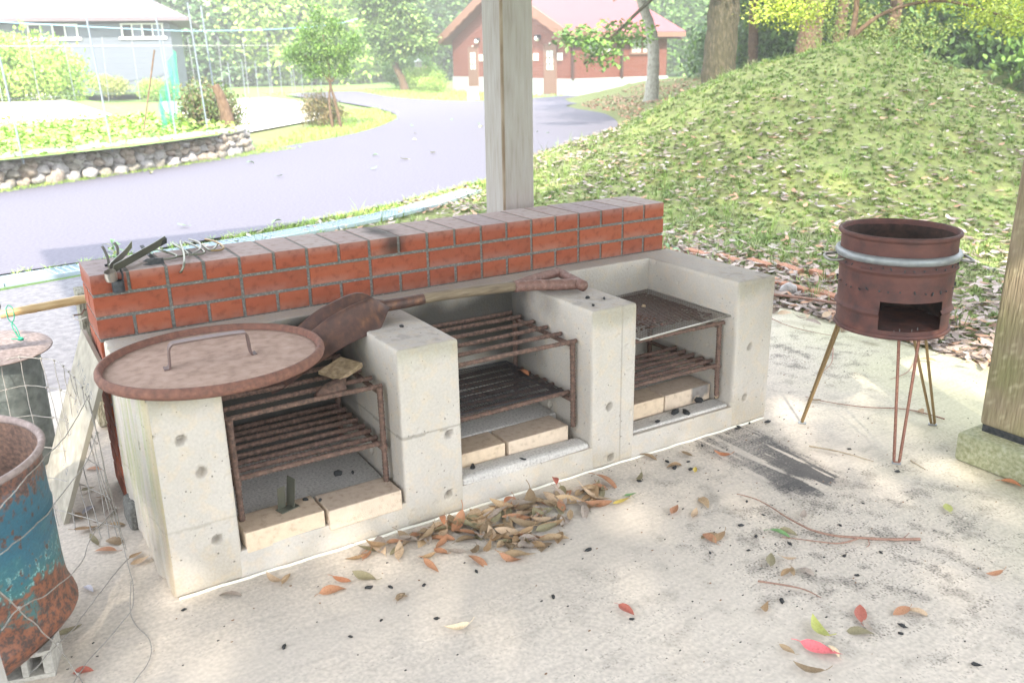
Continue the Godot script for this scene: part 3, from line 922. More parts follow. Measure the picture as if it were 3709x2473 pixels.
	crown(get_node("big_tree"), [[v3(-1.95, 1.15, -1.1), v3(0.42, 0.26, 0.4)], [v3(-1.3, 1.5, -1.2), v3(0.6, 0.22, 0.5)], [v3(-2.5, 1.45, -0.9), v3(0.45, 0.2, 0.4)]], 190, 0.2, GREEN, M.leaf_mat, 2)
	var tk := [[17.5, -10.2, 0.16, "dark trunk far behind the clump of brown trunks, rightmost", 0.2], [18.3, -13.2, 0.2, "dark trunk deep in the shade between mossy tree and clump", -0.2], [14.0, -11.9, 0.1, "thin dark stem just right of the thick mossy tree", 0.1], [15.9, -12.6, 0.13, "brown leaning trunk between the thick mossy tree and the slim grey tree", -0.5], [13.3, -9.0, 0.22, "leaning brown trunk right of the thick mossy tree, nearest of its clump", 0.55], [14.3, -9.6, 0.17, "brown trunk in the middle of the clump right of the mossy tree", 0.1], [15.0, -9.6, 0.13, "thin brown trunk at the right edge of the clump behind the mound", 0.25]]
	for q in tk:
		var y := ground_h(q[0], q[1])
		tree("brown_tree", q[3], v3(q[0], y, q[1]), [[[v3(0, -0.2, 0), v3(0.04 + q[4] * 0.2, 0.9, 0), v3(q[4] * 0.4, 2.0, 0.05), v3(q[4] * 0.7, 3.3, 0), v3(q[4], 5.0, 0)], q[2], q[2] * 0.55]], M.bark_brown,
			[[v3(q[4], 4.6, 0), v3(1.9, 1.2, 1.8)], [v3(q[4] + 1.0, 3.7, 0.5), v3(1.2, 0.6, 1.1)], [v3(q[4] - 1.0, 3.5, -0.5), v3(1.2, 0.7, 1.2)]], 1500, 0.34, DEEP + GREEN, M.leaf_mat, 0, "brown trunked trees behind the mound")
	# maples on the crest
	tree("maple_tree", "slender forked pale maple on the crest of the grassy mound", v3(9.9, ground_h(9.9, -5.3), -5.3),
		[[[v3(0, -0.2, 0), v3(0.02, 0.3, 0), v3(0.14, 0.75, 0), v3(0.12, 1.3, 0)], 0.05, 0.03], [[v3(0.12, 0.55, 0), v3(0.4, 0.85, 0.3), v3(0.9, 0.95, 0.8), v3(1.7, 0.62, 1.5)], 0.03, 0.012], [[v3(0.12, 1.1, 0), v3(-0.4, 1.5, -0.2), v3(-1.0, 1.6, -0.3)], 0.025, 0.01]], M.bark_brown,
		[[v3(1.55, 0.8, 1.2), v3(0.75, 0.26, 0.6)], [v3(1.0, 1.15, 0.7), v3(0.8, 0.26, 0.7)], [v3(1.95, 0.55, 1.7), v3(0.4, 0.3, 0.4)], [v3(-0.5, 0.95, -0.6), v3(0.6, 0.25, 0.5)], [v3(0.3, 1.6, 0), v3(1.2, 0.3, 1.0)]], 1500, 0.17, YELLOW, M.leaf_mat_bright, 3)
	tree("maple_tree", "low olive maple spreading behind the left of the mound crest", v3(12.3, ground_h(12.3, -7.0), -7.0), [[[v3(0, -0.2, 0), v3(0.1, 0.6, 0), v3(0, 1.3, 0.1)], 0.04, 0.02]], M.bark_brown,
		[[v3(0.1, 1.0, 0.1), v3(0.9, 0.34, 0.8)], [v3(0.7, 1.3, 0.3), v3(0.9, 0.3, 0.8)], [v3(-0.6, 1.5, 0), v3(0.8, 0.4, 0.8)]], 700, 0.17, [[0.16, 0.22, 0.04], [0.12, 0.19, 0.035], [0.2, 0.23, 0.05]], M.leaf_mat, 3)
	# bushes and trees right of the mound
	var bs := [
		[15.0, -2.2, 1.5, 1.3, MINT, "pale bush right behind the mound crest, lowest of the row", 0.4],
		[17.5, -3.6, 2.2, 1.9, MINT, "wide pale green bush behind the middle of the mound's right side", 0.35],
		[14.2, 0.6, 1.2, 1.0, LIME, "bright sunlit bush at the right foot of the mound", 0.3],
		[16.5, 1.0, 1.6, 1.3, LIME, "bright sunlit bush at the far right behind the timber post", 0.32],
		[21.0, 0.5, 2.6, 3.4, DEEP, "dark leafy tree at the top right corner", 0.45],
		[19.5, -5.5, 2.6, 3.0, GREEN, "rounded mid green tree rising behind the yellow maple", 0.45],
		[24.0, -3.0, 3.0, 3.2, MINT, "hazy pale tree far behind the right side of the mound", 0.5],
		[20.5, -9.5, 2.6, 3.6, DEEP, "dark tree filling the gap behind the brown trunks", 0.5],
		[17.6, -12.6, 1.6, 2.3, DEEP, "dense dark bush beside the red building's right end", 0.4],
		[24.5, -14.0, 3.0, 4.0, GREEN, "broad green tree behind the trunks right of the red building", 0.5],
		[19.5, -16.2, 1.5, 2.6, DEEP, "dark upright tree against the red building's side wall", 0.4],
		[13.2, -6.6, 0.9, 0.5, GREEN, "low bush on the back slope between mound and brown trunks", 0.25],
	]
	for q in bs:
		var r: float = q[2]
		tree("broad_tree" if q[5].contains(" tree") else "bush", q[5], v3(q[0], 0, q[1]), [[[v3(0, -0.1, 0), v3(0.05, q[3] * 0.5, 0), v3(0, q[3], 0)], 0.08, 0.04]], M.bark_brown,
			[[v3(0, q[3] * 0.62, 0), v3(r, q[3] * 0.55, r)], [v3(r * 0.6, q[3] * 0.4, 0.3 * r), v3(r * 0.6, q[3] * 0.4, r * 0.6)], [v3(-r * 0.6, q[3] * 0.45, -0.3 * r), v3(r * 0.6, q[3] * 0.4, r * 0.6)], [v3(0.1, q[3] * 1.1, 0), v3(r * 0.6, q[3] * 0.4, r * 0.6)]], int(1100 * r), q[6], q[4], M.leaf_mat, 0, "")
	# bushes by the building and in the garden
	var gb := [
		[17.6, -33.5, 0.9, 0.9, LIME, "round bright bush left of the red building"],
		[18.2, -36.0, 1.3, 1.5, GREEN, "dark green bush at the far corner of the red building"],
		[16.9, -31.4, 0.45, 0.5, LIME, "small clipped bush beside the wooden signpost"],
		[3.2, -11.8, 0.42, 0.75, [[0.12, 0.19, 0.06], [0.18, 0.2, 0.08], [0.2, 0.15, 0.09]], "thin scrubby shrub inside the corner of the garden fence"],
		[1.6, -26.2, 1.6, 1.9, LIME, "large lime green bush in front of the grey house"],
		[0.2, -27.4, 1.6, 2.2, LIME, "tall lime green bush at the left edge in front of the grey house"],
		[6.4, -33.0, 0.7, 0.7, LIME, "small pale bush under the grey house's right windows"],
		[4.9, -34.0, 0.6, 0.6, [[0.4, 0.4, 0.15], [0.3, 0.36, 0.1]], "yellowish bush under the grey house's left windows"],
	]
	for q in gb:
		var r: float = q[2]
		var y0 := 0.28 if q[0] < 5.0 else 0.0
		tree("garden_bush", q[5], v3(q[0], y0, q[1]), [], M.bark_brown, [[v3(0, q[3] * 0.5, 0), v3(r, q[3] * 0.55, r)], [v3(r * 0.5, q[3] * 0.35, 0.2), v3(r * 0.6, q[3] * 0.4, r * 0.6)], [v3(-r * 0.5, q[3] * 0.6, -0.1), v3(r * 0.6, q[3] * 0.45, r * 0.6)]], int(500 + 800 * r), 0.1 + 0.13 * r, q[4], M.leaf_mat, 0)
	# wooded slope far behind
	var spots := []
	var words := ["leftmost", "second", "third", "fourth", "fifth", "sixth", "seventh", "eighth", "ninth", "tenth", "eleventh", "twelfth", "thirteenth", "fourteenth"]
	for row in 2:
		for k in 14:
			var ang := deg_to_rad(-14.0 + 62.0 * (k + 0.5 * row) / 13.0)
			var d := 58.0 + row * 16.0 + rng.randf_range(-4, 4)
			var at := v3(-0.25 + d * sin(ang), 0.0, 2.77 - d * cos(ang))
			var r := rng.randf_range(3.6, 5.2) + row
			var hh := rng.randf_range(6.0, 9.0) + row * 4.0
			tree("forest_tree", "%s tree from the left in the %s row of the wooded slope behind the buildings" % [words[k], ["front", "back"][row]], at, [[[v3(0, -0.5, 0), v3(0.2, hh * 0.4, 0), v3(0, hh, 0)], 0.25, 0.1]], M.bark_brown,
				[[v3(0, hh * 0.55, 0), v3(r, hh * 0.4, r)], [v3(r * 0.55, hh * 0.35, 0), v3(r * 0.7, hh * 0.33, r * 0.7)], [v3(-r * 0.5, hh * 0.4, r * 0.2), v3(r * 0.7, hh * 0.33, r * 0.7)], [v3(0.3, hh * 0.85, 0), v3(r * 0.7, hh * 0.3, r * 0.7)], [v3(0, hh * 0.15, r * 0.3), v3(r * 0.8, hh * 0.18, r * 0.5)]], 4200, 0.62, [GREEN, LIME, MINT, DEEP][(k * 3 + row) % 4], M.leaf_mat, 2, "trees of the wooded slope")
	# the tree that shades the shelter from behind the camera
	tree("shade_tree", "open crowned tree standing outside the shelter on the sunny side", v3(-4.2, -0.05, 9.6), [[[v3(0, -0.2, 0), v3(0.1, 2, 0), v3(0, 4, 0), v3(0.2, 6.5, 0)], 0.22, 0.1]], M.bark_grey,
		[[v3(0.6, 6.2, -0.4), v3(3.2, 1.3, 3.2)], [v3(2.6, 5.4, -1.6), v3(2.0, 0.8, 2.0)], [v3(-1.2, 5.3, 0.5), v3(2.0, 0.8, 2.0)]], 1950, 0.46, GREEN, M.leaf_mat, 0)
	# and two more whose shade falls over the mound
	for q in [[4.2, 5.2, 7.4, "tall leafy tree outside the picture shading the near side of the mound"], [9.5, 4.4, 7.2, "broad leafy tree outside the picture shading the far side of the mound"]]:
		tree("shade_tree", q[3], v3(q[0], -0.05, q[1]), [[[v3(0, -0.2, 0), v3(0.1, 2, 0), v3(0, 4, 0), v3(0.2, q[2], 0)], 0.24, 0.1]], M.bark_grey,
			[[v3(-0.3, q[2] - 0.2, -1.2), v3(3.0, 1.4, 3.2)], [v3(1.4, q[2] - 1.0, -2.6), v3(2.2, 1.0, 2.0)], [v3(-1.4, q[2] + 0.6, 0.6), v3(2.2, 1.0, 2.2)]], 1250, 0.5, GREEN, M.leaf_mat, 0)

func grass_and_litter() -> void:
	TUFTS = [tuft(9, 0.075, 0.006, 0.8, 81), tuft(7, 0.17, 0.006, 0.55, 82), tuft(12, 0.034, 0.008, 1.0, 83)]
	var leaf_a := leaf_mesh(0.085, 0.034, 0.2, 0.15, 0.4)
	var leaf_b := leaf_mesh(0.075, 0.038, 0.4, -0.3, 0.9)
	# tufts on the mound and the verge
	for k in 3:
		var xf := []
		var col := []
		var want: int = [6500, 900, 42000][k]
		for i in want:
			var x := rng.randf_range(3.6, 13.0)
			var z := rng.randf_range(-9.5, 2.5)
			if k < 2 and rng.randf() < 0.2:
				x = rng.randf_range(1.4, 5.5)
				z = rng.randf_range(-5.2, -1.0)
			if x < 3.5 and z > -1.3:
				continue
			if in_road(x, z) or (x < 1.3 and z > -3.9):
				continue
			var p := n3.get_noise_2d(x * 45.0, z * 45.0)
			if p < -0.05 - 0.12 * rng.randf() and k != 2:
				continue
			var s := rng.randf_range(0.6, 1.25)
			xf.append(Transform3D(Basis(v3(0, 1, 0), rng.randf() * TAU).scaled(v3(s, s, s)), v3(x, ground_h(x, z) - 0.005, z)))
			var g := rng.randf_range(0.7, 1.3)
			var c: Array = [[0.19, 0.28, 0.07], [0.25, 0.34, 0.09], [0.16, 0.23, 0.06], [0.31, 0.33, 0.15]][rng.randi() % 4]
			col.append(Color(c[0] * g, c[1] * g, c[2] * g))
		var o = swarm(["short_grass", "tall_grass", "moss_sprigs"][k], TUFTS[k], M.grass_mat, xf, col, self)
		tag(o, ["short grass tufts scattered over the leafy mound", "longer grass blades along the foot of the mound and verge", "dense low mossy sprigs carpeting the mound"][k], "grass").set_meta("kind", "stuff")
	# garden rows, verge grass
	var gx := []
	var gc := []
	for i in 3400:
		var x := rng.randf_range(-6.0, 3.4)
		var z := rng.randf_range(-14.6, -8.4)
		if z > -8.6 - 0.62 * x or x > 3.3 + (z + 11.0) * 0.02:
			continue
		var s := rng.randf_range(0.07, 0.2)
		gx.append(Transform3D(Basis(v3(0, 1, 0), rng.randf() * TAU).scaled(v3(s, s, s)), v3(x, 0.345 + s * 0.4, z)))
		var c: Array = LIME[rng.randi() % 4]
		gc.append(Color(c[0], c[1], c[2]) * rng.randf_range(0.7, 1.2))
	tag(swarm("garden_plants", SPRAYS[2], M.leaf_mat, gx, gc, self), "tangled bright green plants growing in the fenced garden plot", "plants").set_meta("kind", "stuff")
	gx = []
	gc = []
	for i in 7000:
		var x := rng.randf_range(3.0, 10.0)
		var z := rng.randf_range(-21.0, -11.0)
		if in_road(x, z) or z < -11.0 - (x - 3.4) * 1.75:
			continue
		var s := rng.randf_range(0.6, 1.5)
		gx.append(Transform3D(Basis(v3(0, 1, 0), rng.randf() * TAU).scaled(v3(s, s, s)), v3(x, -0.03, z)))
		var c: Array = LIME[rng.randi() % 4]
		gc.append(Color(c[0], c[1], c[2]) * rng.randf_range(0.8, 1.2))
	for i in 2500:
		var x := rng.randf_range(11.0, 18.0)
		var z := rng.randf_range(-36.0, -22.3)
		if in_road(x, z):
			continue
		var s := rng.randf_range(0.8, 1.6)
		gx.append(Transform3D(Basis(v3(0, 1, 0), rng.randf() * TAU).scaled(v3(s, s, s)), v3(x, -0.03, z)))
		var c: Array = LIME[rng.randi() % 4]
		gc.append(Color(c[0], c[1], c[2]) * rng.randf_range(0.8, 1.2))
	tag(swarm("verge_grass", TUFTS[0], M.grass_mat, gx, gc, self), "bright grass on the verges of the road bend", "grass").set_meta("kind", "stuff")
	# wayside weeds along the near road edge and the stone wall foot
	gx = []
	gc = []
	for i in 3800:
		var t := rng.randf()
		var near := rng.randf() < 0.25
		var x := lerpf(-1.2, 6.5, t) if near else lerpf(-1.5, 4.2, t)
		var z := (road_near_z(x) + rng.randf_range(-0.02, 0.22)) if near else (-8.95 - 0.62 * x + rng.randf_range(-0.1, 0.55))
		if near and x < 1.4 and rng.randf() < 0.7:
			continue
		var s := rng.randf_range(0.3, 1.0)
		gx.append(Transform3D(Basis(v3(0, 1, 0), rng.randf() * TAU).scaled(v3(s, s, s)), v3(x, -0.02, z)))
		var c: Array = LIME[rng.randi() % 4]
		gc.append(Color(c[0], c[1], c[2]) * rng.randf_range(0.7, 1.2))
	tag(swarm("roadside_weeds", TUFTS[0], M.grass_mat, gx, gc, self), "sparse weeds and grass along both edges of the road", "weeds").set_meta("kind", "stuff")
	# litter: the mass of it, then the nearest leaves one by one
	var lx := []
	var lcs := []
	var lit := [[0.31, 0.235, 0.19], [0.35, 0.275, 0.235], [0.23, 0.17, 0.13], [0.38, 0.31, 0.275], [0.20, 0.155, 0.125], [0.36, 0.20, 0.12], [0.31, 0.265, 0.24]]
	for i in 30000:
		var x := rng.randf_range(3.3, 12.5)
		var z := rng.randf_range(-9.5, 2.6)
		if i > 24000:
			x = 3.45 + absf(rng.randfn()) * 0.5
			z = rng.randf_range(-2.4, 2.0)
		if i > 28300:
			x = rng.randf_range(1.2, 6.0)
			z = rng.randf_range(-5.4, -1.2)
		if in_road(x, z):
			continue
		var p := n3.get_noise_2d(x * 33.0 + 500.0, z * 33.0)
		if i < 24000 and p < -0.02 + 0.22 * smoothstep(4.5, 9.0, x) - 0.3 * rng.randf():
			continue
		if i < 24000 and rng.randf() < smoothstep(0.3, 1.25, ground_h(x, z)) * 0.9 - 0.25 * smoothstep(-4.0, 1.0, z):
			continue
		var b := Basis.from_euler(v3(rng.randf_range(-0.3, 0.3), rng.randf() * TAU, rng.randf_range(-0.3, 0.3)))
		var s := rng.randf_range(0.55, 1.1)
		lx.append(Transform3D(b.scaled(v3(s, s, s)), v3(x, (maxf(ground_h(x, z), 0.0 if x < 3.46 and z > -1.3 else -1.0)) + rng.randf_range(0.015, 0.05), z)))
		var c: Array = lit[rng.randi() % lit.size()]
		lcs.append(Color(c[0], c[1], c[2]) * rng.randf_range(0.75, 1.3))
	tag(swarm("leaf_litter", leaf_a, M.litter, lx, lcs, self), "greyish brown dead leaves strewn over the mossy mound", "leaf litter").set_meta("kind", "stuff")
	# litter under the trees by the building, and leaves on the road
	lx = []
	lcs = []
	for i in 3500:
		var x := rng.randf_range(9.5, 18.0)
		var z := rng.randf_range(-19.0, -9.0)
		if in_road(x - 0.3, z):
			continue
		var s := rng.randf_range(1.0, 1.7)
		lx.append(Transform3D(Basis.from_euler(v3(rng.randf_range(-0.5, 0.5), rng.randf() * TAU, rng.randf_range(-0.5, 0.5))).scaled(v3(s, s, s)), v3(x, ground_h(x, z) + 0.02, z)))
		var c: Array = [[0.46, 0.22, 0.13], [0.5, 0.3, 0.2], [0.34, 0.2, 0.12]][rng.randi() % 3]
		lcs.append(Color(c[0], c[1], c[2]) * rng.randf_range(0.8, 1.2))
	tag(swarm("leaf_litter", leaf_b, M.litter, lx, lcs, self), "reddish leaf litter on the bank under the trees beside the red building", "leaf litter").set_meta("kind", "stuff")
	for k in 46:
		var x := rng.randf_range(0.5, 12.5)
		var z := rng.randf_range(-17.0, -4.6)
		if not in_road(x, z):
			continue
		var s := rng.randf_range(0.9, 1.6)
		single("road_leaf", "fallen leaf lying on the open asphalt of the road", "leaf", leaf_b if k % 2 else leaf_a, M.leaf_green if k % 3 else M.leaf_lime, v3(x, 0.03, z), v3(rng.randf_range(-0.3, 0.3), rng.randf() * TAU, 0.2), "leaves strewn on the road").scale = v3(s, s, s)

func road_near_z(x: float) -> float:
	for i in ROAD_NEAR.size() - 1:
		if x >= ROAD_NEAR[i][0] and x <= ROAD_NEAR[i + 1][0]:
			return lerpf(ROAD_NEAR[i][1], ROAD_NEAR[i + 1][1], (x - ROAD_NEAR[i][0]) / (ROAD_NEAR[i + 1][0] - ROAD_NEAR[i][0]))
	return -30.0

var road_poly := PackedVector2Array()
func in_road(x: float, z: float) -> bool:
	if road_poly.is_empty():
		for p in ROAD_NEAR + ROAD_FAR:
			road_poly.append(Vector2(p[0], p[1]))
	return Geometry2D.is_point_in_polygon(Vector2(x, z), road_poly)

# ------------------------------------------------------------------ the hearth
func brick(parent, at: Vector3, size: Vector3, dusty := true, soot := Vector3.ZERO):
	var key := "brick%.3f_%.3f_%.3f_%s_%.2f_%.2f" % [size.x, size.y, size.z, str(dusty), soot.x, soot.z]
	if not M.has(key):
		M[key] = rbox(size, 0.0025, 0.022, 0.0008, 1.0, at, [], func(p, d):
			var c := Color(0.31, 0.082, 0.038)
			var n := n3.get_noise_3dv((p + at) * 900.0)
			c = c.lerp(Color(0.19, 0.062, 0.04), clampf(0.35 * n + 0.05, 0.0, 0.4))
			# pale mortar bloom along the lower edges
			c = c.lerp(Color(0.33, 0.25, 0.21), 0.35 * smoothstep(-0.014, -0.027, p.y + 0.02 * n) * smoothstep(-0.1, 0.35, n3.get_noise_3dv((p + at) * 330.0)))
			if dusty:
				c = c.lerp(Color(0.37, 0.325, 0.315), 0.95 * maxf(smoothstep(0.5, 0.95, d.y), 0.7 * smoothstep(size.y * 0.5 - 0.004, size.y * 0.5 - 0.001, p.y)))
			if soot.z > 0.0:
				c = c.lerp(Color(0.02, 0.018, 0.017), 0.9 * smoothstep(soot.z, soot.z * 0.25, Vector2(p.x - soot.x, p.y - soot.y).length() * (1.0 + 0.5 * n)))
			return c)
	return part("brick", M[key], M["brick_%d" % (rng.randi() % 4)], parent, at, Vector3(rng.randf_range(-0.004, 0.004), rng.randf_range(-0.005, 0.005), rng.randf_range(-0.004, 0.004)))

func hearth() -> void:
	var t = thing("barbecue_hearth", "concrete barbecue hearth with three open bays and a red brick back wall", "barbecue", Vector3.ZERO)
	var hb := 0.0584
	var top := H + 3.0 * hb + 0.02
	var zb := -0.2322
	var depth := -zb
	# mortar core, a little behind the brick faces
	var core = part("mortar", rbox(Vector3(2.184, top - 0.0014, depth - 0.008), 0.001, 0.03, 0.0004, 2.2), M.mortar, t, Vector3(1.095, (top - 0.0014) / 2.0 , zb / 2.0))
	var off: Vector3 = -core.position
	for row in range(-8, 3):
		var y := H + row * (hb + 0.01) + hb / 2.0
		if row == 2 or row == 0:
			for k in 20:
				var j := rng.randf_range(-0.0008, 0.0008)
				brick(core, Vector3(0.05 + 0.11 * k, y + j, zb / 2.0) + off, Vector3(0.1, hb, depth), row == 2, Vector3([0.035, -0.07][k - 8], 0.005, 0.062) if row == 2 and k >= 8 and k <= 9 else Vector3.ZERO)
		elif row == 1:
			for k in 10:
				for s in 2:
					brick(core, Vector3(0.105 + 0.22 * k, y, -0.0535 if s == 0 else zb + 0.0535) + off, Vector3(0.21, hb, 0.107), false)
		else:
			for e in [0, 1]:
				if posmod(row, 2) == 0:
					brick(core, Vector3(0.05 if e == 0 else 2.14, y, zb / 2.0) + off, Vector3(0.1, hb, depth), false)
				else:
					for s in 2:
						brick(core, Vector3(0.105 if e == 0 else 2.085, y, -0.0535 if s == 0 else zb + 0.0535) + off, Vector3(0.21, hb, 0.107), false)
	# concrete
	var xs := [[0.0154, 0.2058], [0.6923, 0.891], [1.3815, 1.5636], [2.0321, 2.2165]]
	var hp := 0.085
	var stain := func(p: Vector3, d: Vector3) -> Color:
		var c := Color(1, 1, 1)
		var n := n3.get_noise_3dv(p * 700.0)
		var edge := smoothstep(0.75, 0.5, maxf(absf(d.x), maxf(absf(d.y), absf(d.z)))) 
		c = c.lerp(Color(1.05, 0.98, 0.84), 0.35 * edge + 0.3 * maxf(0.0, n))
		c = c.lerp(Color(0.80, 0.82, 0.72), 0.5 * smoothstep(0.2, 0.28, p.y + 0.05 * n) * smoothstep(0.3, 0.9, d.z))
		c = c.lerp(Color(0.66, 0.64, 0.64), 0.75 * smoothstep(0.6, 0.95, d.y))
		return c
	for k in 4:
		var w: float = xs[k][1] - xs[k][0]
		var size := Vector3(w, H, ZF - 0.0)
		var cx: float = (xs[k][0] + xs[k][1]) / 2.0
		var dents := []
		var hz := size.z / 2.0
		var hy := size.y / 2.0
		for q in [[[0.02, 0.10], [0.035, -0.10], [-0.02, 0.2]], [[0.055, 0.03], [0.045, -0.17]], [[-0.02, -0.02], [-0.01, -0.21]], [[-0.02, 0.07], [-0.03, -0.13]]][k]:
			dents.append([Vector3(q[0], q[1] - hp / 2.0, hz), 0.0125, 0.026])
		dents.append([Vector3(-w / 2.0, 0.11, 0.16), 0.014, 0.014])
		dents.append([Vector3(-w / 2.0, -0.12, 0.05), 0.012, 0.012])
		for e in 14:
			dents.append([Vector3(rng.randf_range(-w / 2, w / 2), rng.randf_range(-hy, hy), hz), rng.randf_range(0.004, 0.007), 0.004])
			dents.append([Vector3(-w / 2, rng.randf_range(-hy, hy), rng.randf_range(-0.2, hz)), rng.randf_range(0.004, 0.0075), 0.004])
		var col = stain
		var disp = null
		var sgn: float = k
		col = func(p: Vector3, d: Vector3) -> Color:
			var c: Color = stain.call(p, d)
			var n := n3.get_noise_3dv((p + Vector3(sgn, 0, 0)) * 420.0)
			if sgn == 0.0 and d.x < -0.3:
				var drip := n3.get_noise_3dv(Vector3(p.x * 300, p.y * 160, p.z * 2600))
				c = c.lerp(Color(0.66, 0.78, 0.38), clampf(0.55 * smoothstep(-0.25, 0.35, drip + 0.8 * (p.z - 0.05)) * smoothstep(-0.24, 0.0, p.y + 0.05 * n), 0, 1))
				c = c.lerp(Color(0.95, 0.80, 0.58), 0.5 * smoothstep(0.24, 0.28, p.z))
			elif absf(d.x) > 0.5 and absf(sgn - 1.5) < 2.0:
				# soot towards the back of each bay
				var back := smoothstep(0.08, -0.16, p.z + 0.12 * n) * smoothstep(-0.22, 0.10, p.y + 0.1 * n)
				var amount: float = [0.95, 0.92, 0.85, 0.15][int(sgn)]
				c = c.lerp(Color(0.06, 0.06, 0.058), amount * back)
			# pour lines left by the formwork
			if sgn == 1.0 and absf(p.y - 0.008 - 0.006 * n) < 0.0035:
				c = c.lerp(Color(0.45, 0.44, 0.41), 0.65)
			if sgn == 2.0 and d.z > 0.7 and absf(p.x - 0.028) < 0.003:
				c = c.lerp(Color(0.5, 0.49, 0.46), 0.6)
			if sgn == 0.0 and absf(p.y + 0.09 - 0.01 * n) < 0.003:
				c = c.lerp(Color(0.6, 0.57, 0.5), 0.4)
			if d.z > 0.5 and p.y < -0.15:
				c = c.lerp(Color(0.72, 0.68, 0.58), 0.6 * smoothstep(-0.15, -0.28, p.y + 0.08 * n))
			if d.z > 0.3 and p.y > 0.2:
				c = c.lerp(Color(0.62, 0.62, 0.55), 0.6 * smoothstep(0.215, 0.27, p.y + 0.05 * n))
			if d.y > 0.6 and sgn > 0.0:
				c = c.lerp(Color(0.42, 0.42, 0.42), 0.5 * smoothstep(0.12, 0.45, n3.get_noise_3dv((p + Vector3(sgn, 0, 0)) * 1500.0)) * smoothstep(-0.1, 0.25, p.z))
			return c
		if k == 0:
			disp = func(p: Vector3, d: Vector3) -> Vector3:
				if d.x > -0.5:
					return Vector3.ZERO
				var g := n3.get_noise_3dv(Vector3(0, p.y * 90.0, p.z * 1900.0))
				return Vector3(0.012 * g + 0.012 * smoothstep(0.17, 0.2, p.z) - 0.008, 0, 0)
		part("pillar", rbox(size, 0.011, 0.0052, 0.0022, 0.5, Vector3(cx, 0, 0), dents, col, disp), M.cast_concrete, t, Vector3(cx, H / 2.0 - 0.0005, size.z / 2.0 + 0.0008))
	# ledge and back walls of the bays, standing between the pillars
	for k in 3:
		var x0: float = xs[k][1]
		var x1: float = xs[k + 1][0]
		var kk := k
		var soot := func(p: Vector3, d: Vector3) -> Color:
			var c := Color(1, 1, 1)
			var n := n3.get_noise_3dv((p + Vector3(kk, 0, 0)) * 420.0)
			if d.z > 0.5:
				var s: float = [0.95, 0.92, 0.25][kk]
				c = c.lerp(Color(0.05, 0.05, 0.047), s * smoothstep(0.30, 0.17, p.y + 0.05 * n) * (1.0 if kk == 0 else smoothstep(-0.12, 0.06, p.y + 0.12 * n + 0.2 * p.x)))
			if d.y > 0.6:
				c = c.lerp(Color(0.62, 0.60, 0.60), 0.8)
			return c
		part("back_wall", rbox(Vector3(x1 - x0 + 0.03, H - hp - 0.001, 0.0991), 0.006, 0.012, 0.0015, 0.5, Vector3(x0, 0, 0), [], soot), M.cast_concrete, t, Vector3((x0 + x1) / 2.0, (H + hp) / 2.0 - 0.0005, 0.0991 / 2.0 + 0.0012))
	# plinth
	for k in 3:
		part("plinth", rbox(Vector3(xs[k + 1][0] - xs[k][1] + 0.03, hp, ZF - 0.0025), 0.005, 0.010, 0.002, 0.6, Vector3(k, 0, 0), [], func(p: Vector3, d: Vector3):
			return Color(1, 1, 1).lerp(Color(0.80, 0.76, 0.66), 0.4 * smoothstep(-0.1, 0.4, n3.get_noise_3dv(p * 500.0))) if d.y < 0.6 else Color(0.75, 0.72, 0.69)), M.cast_concrete, t, Vector3((xs[k][1] + xs[k + 1][0]) / 2.0, hp / 2.0 - 0.001, ZF / 2.0 + 0.0005))
	# white sealant along the foot
	var bead := []
	for i in 60:
		bead.append(Vector3(0.03 + 2.17 * i / 59.0, 0.002, ZF + 0.006 + 0.002 * sin(i * 1.7)))
	part("sealant", tube(bead, 0.0045, 6), M.cream, t)
	# dried mortar squeezed out at the wall's left foot
	part("mortar_slop", rbox(Vector3(0.05, 0.09, 0.12), 0.02, 0.012, 0.012, 1.2), M.mortar, t, Vector3(0.008, 0.035, 0.10))
	# ash in the bays
	for k in 3:
		var x0: float = xs[k][1] + 0.002
		var x1: float = xs[k + 1][0] - 0.002
		var z1: float = [0.49, 0.40, 0.40][k]
		var y1: float = [0.118, 0.152, 0.145][k]
		var b = single("ash_bed", ["grey ash bed under the left grate of the barbecue", "grey ash bed under the middle grate of the barbecue", "grey ash bed under the right grate of the barbecue"][k], "ash", rbox(Vector3(x1 - x0, 0.05, z1 - 0.101), 0.008, 0.014, 0.012, 0.8, Vector3(k * 3.0, 0, 0)), M.ash, Vector3((x0 + x1) / 2.0, y1 - 0.029, (z1 + 0.101) / 2.0))
		b.set_meta("kind", "stuff")
		if k > 0:
			var c = single("ash_bed", ["", "pale ash spilled on the step in front of the middle bay's fire bricks", "pale ash on the front step of the right bay"][k], "ash", rbox(Vector3(x1 - x0, 0.036, ZF - [0, 0.518, 0.502][k] - 0.012), 0.012, 0.008, 0.016, 0.8, Vector3(k * 5.0, 0, 0)), M.ash, Vector3((x0 + x1) / 2.0, hp - 0.004, (ZF + [0, 0.518, 0.502][k]) / 2.0 - 0.004))
			c.set_meta("kind", "stuff")
	# loose fire bricks
	var fb := [[0.3305, 0.1015, 0.54, 0.226, 0.112, "left cream fire brick on the front lip of the left bay"], [0.5665, 0.099, 0.545, 0.226, 0.112, "right cream fire brick on the front lip of the left bay, beside the pillar"],
		[0.992, 0.116, 0.46, 0.2, 0.112, "left pale fire brick across the middle bay"], [1.222, 0.117, 0.462, 0.24, 0.112, "right pale fire brick across the middle bay"],
		[1.675, 0.119, 0.446, 0.215, 0.112, "left pale fire brick across the right bay"], [1.902, 0.119, 0.443, 0.225, 0.112, "right fire brick across the right bay with grey mortar smeared on its face"]]
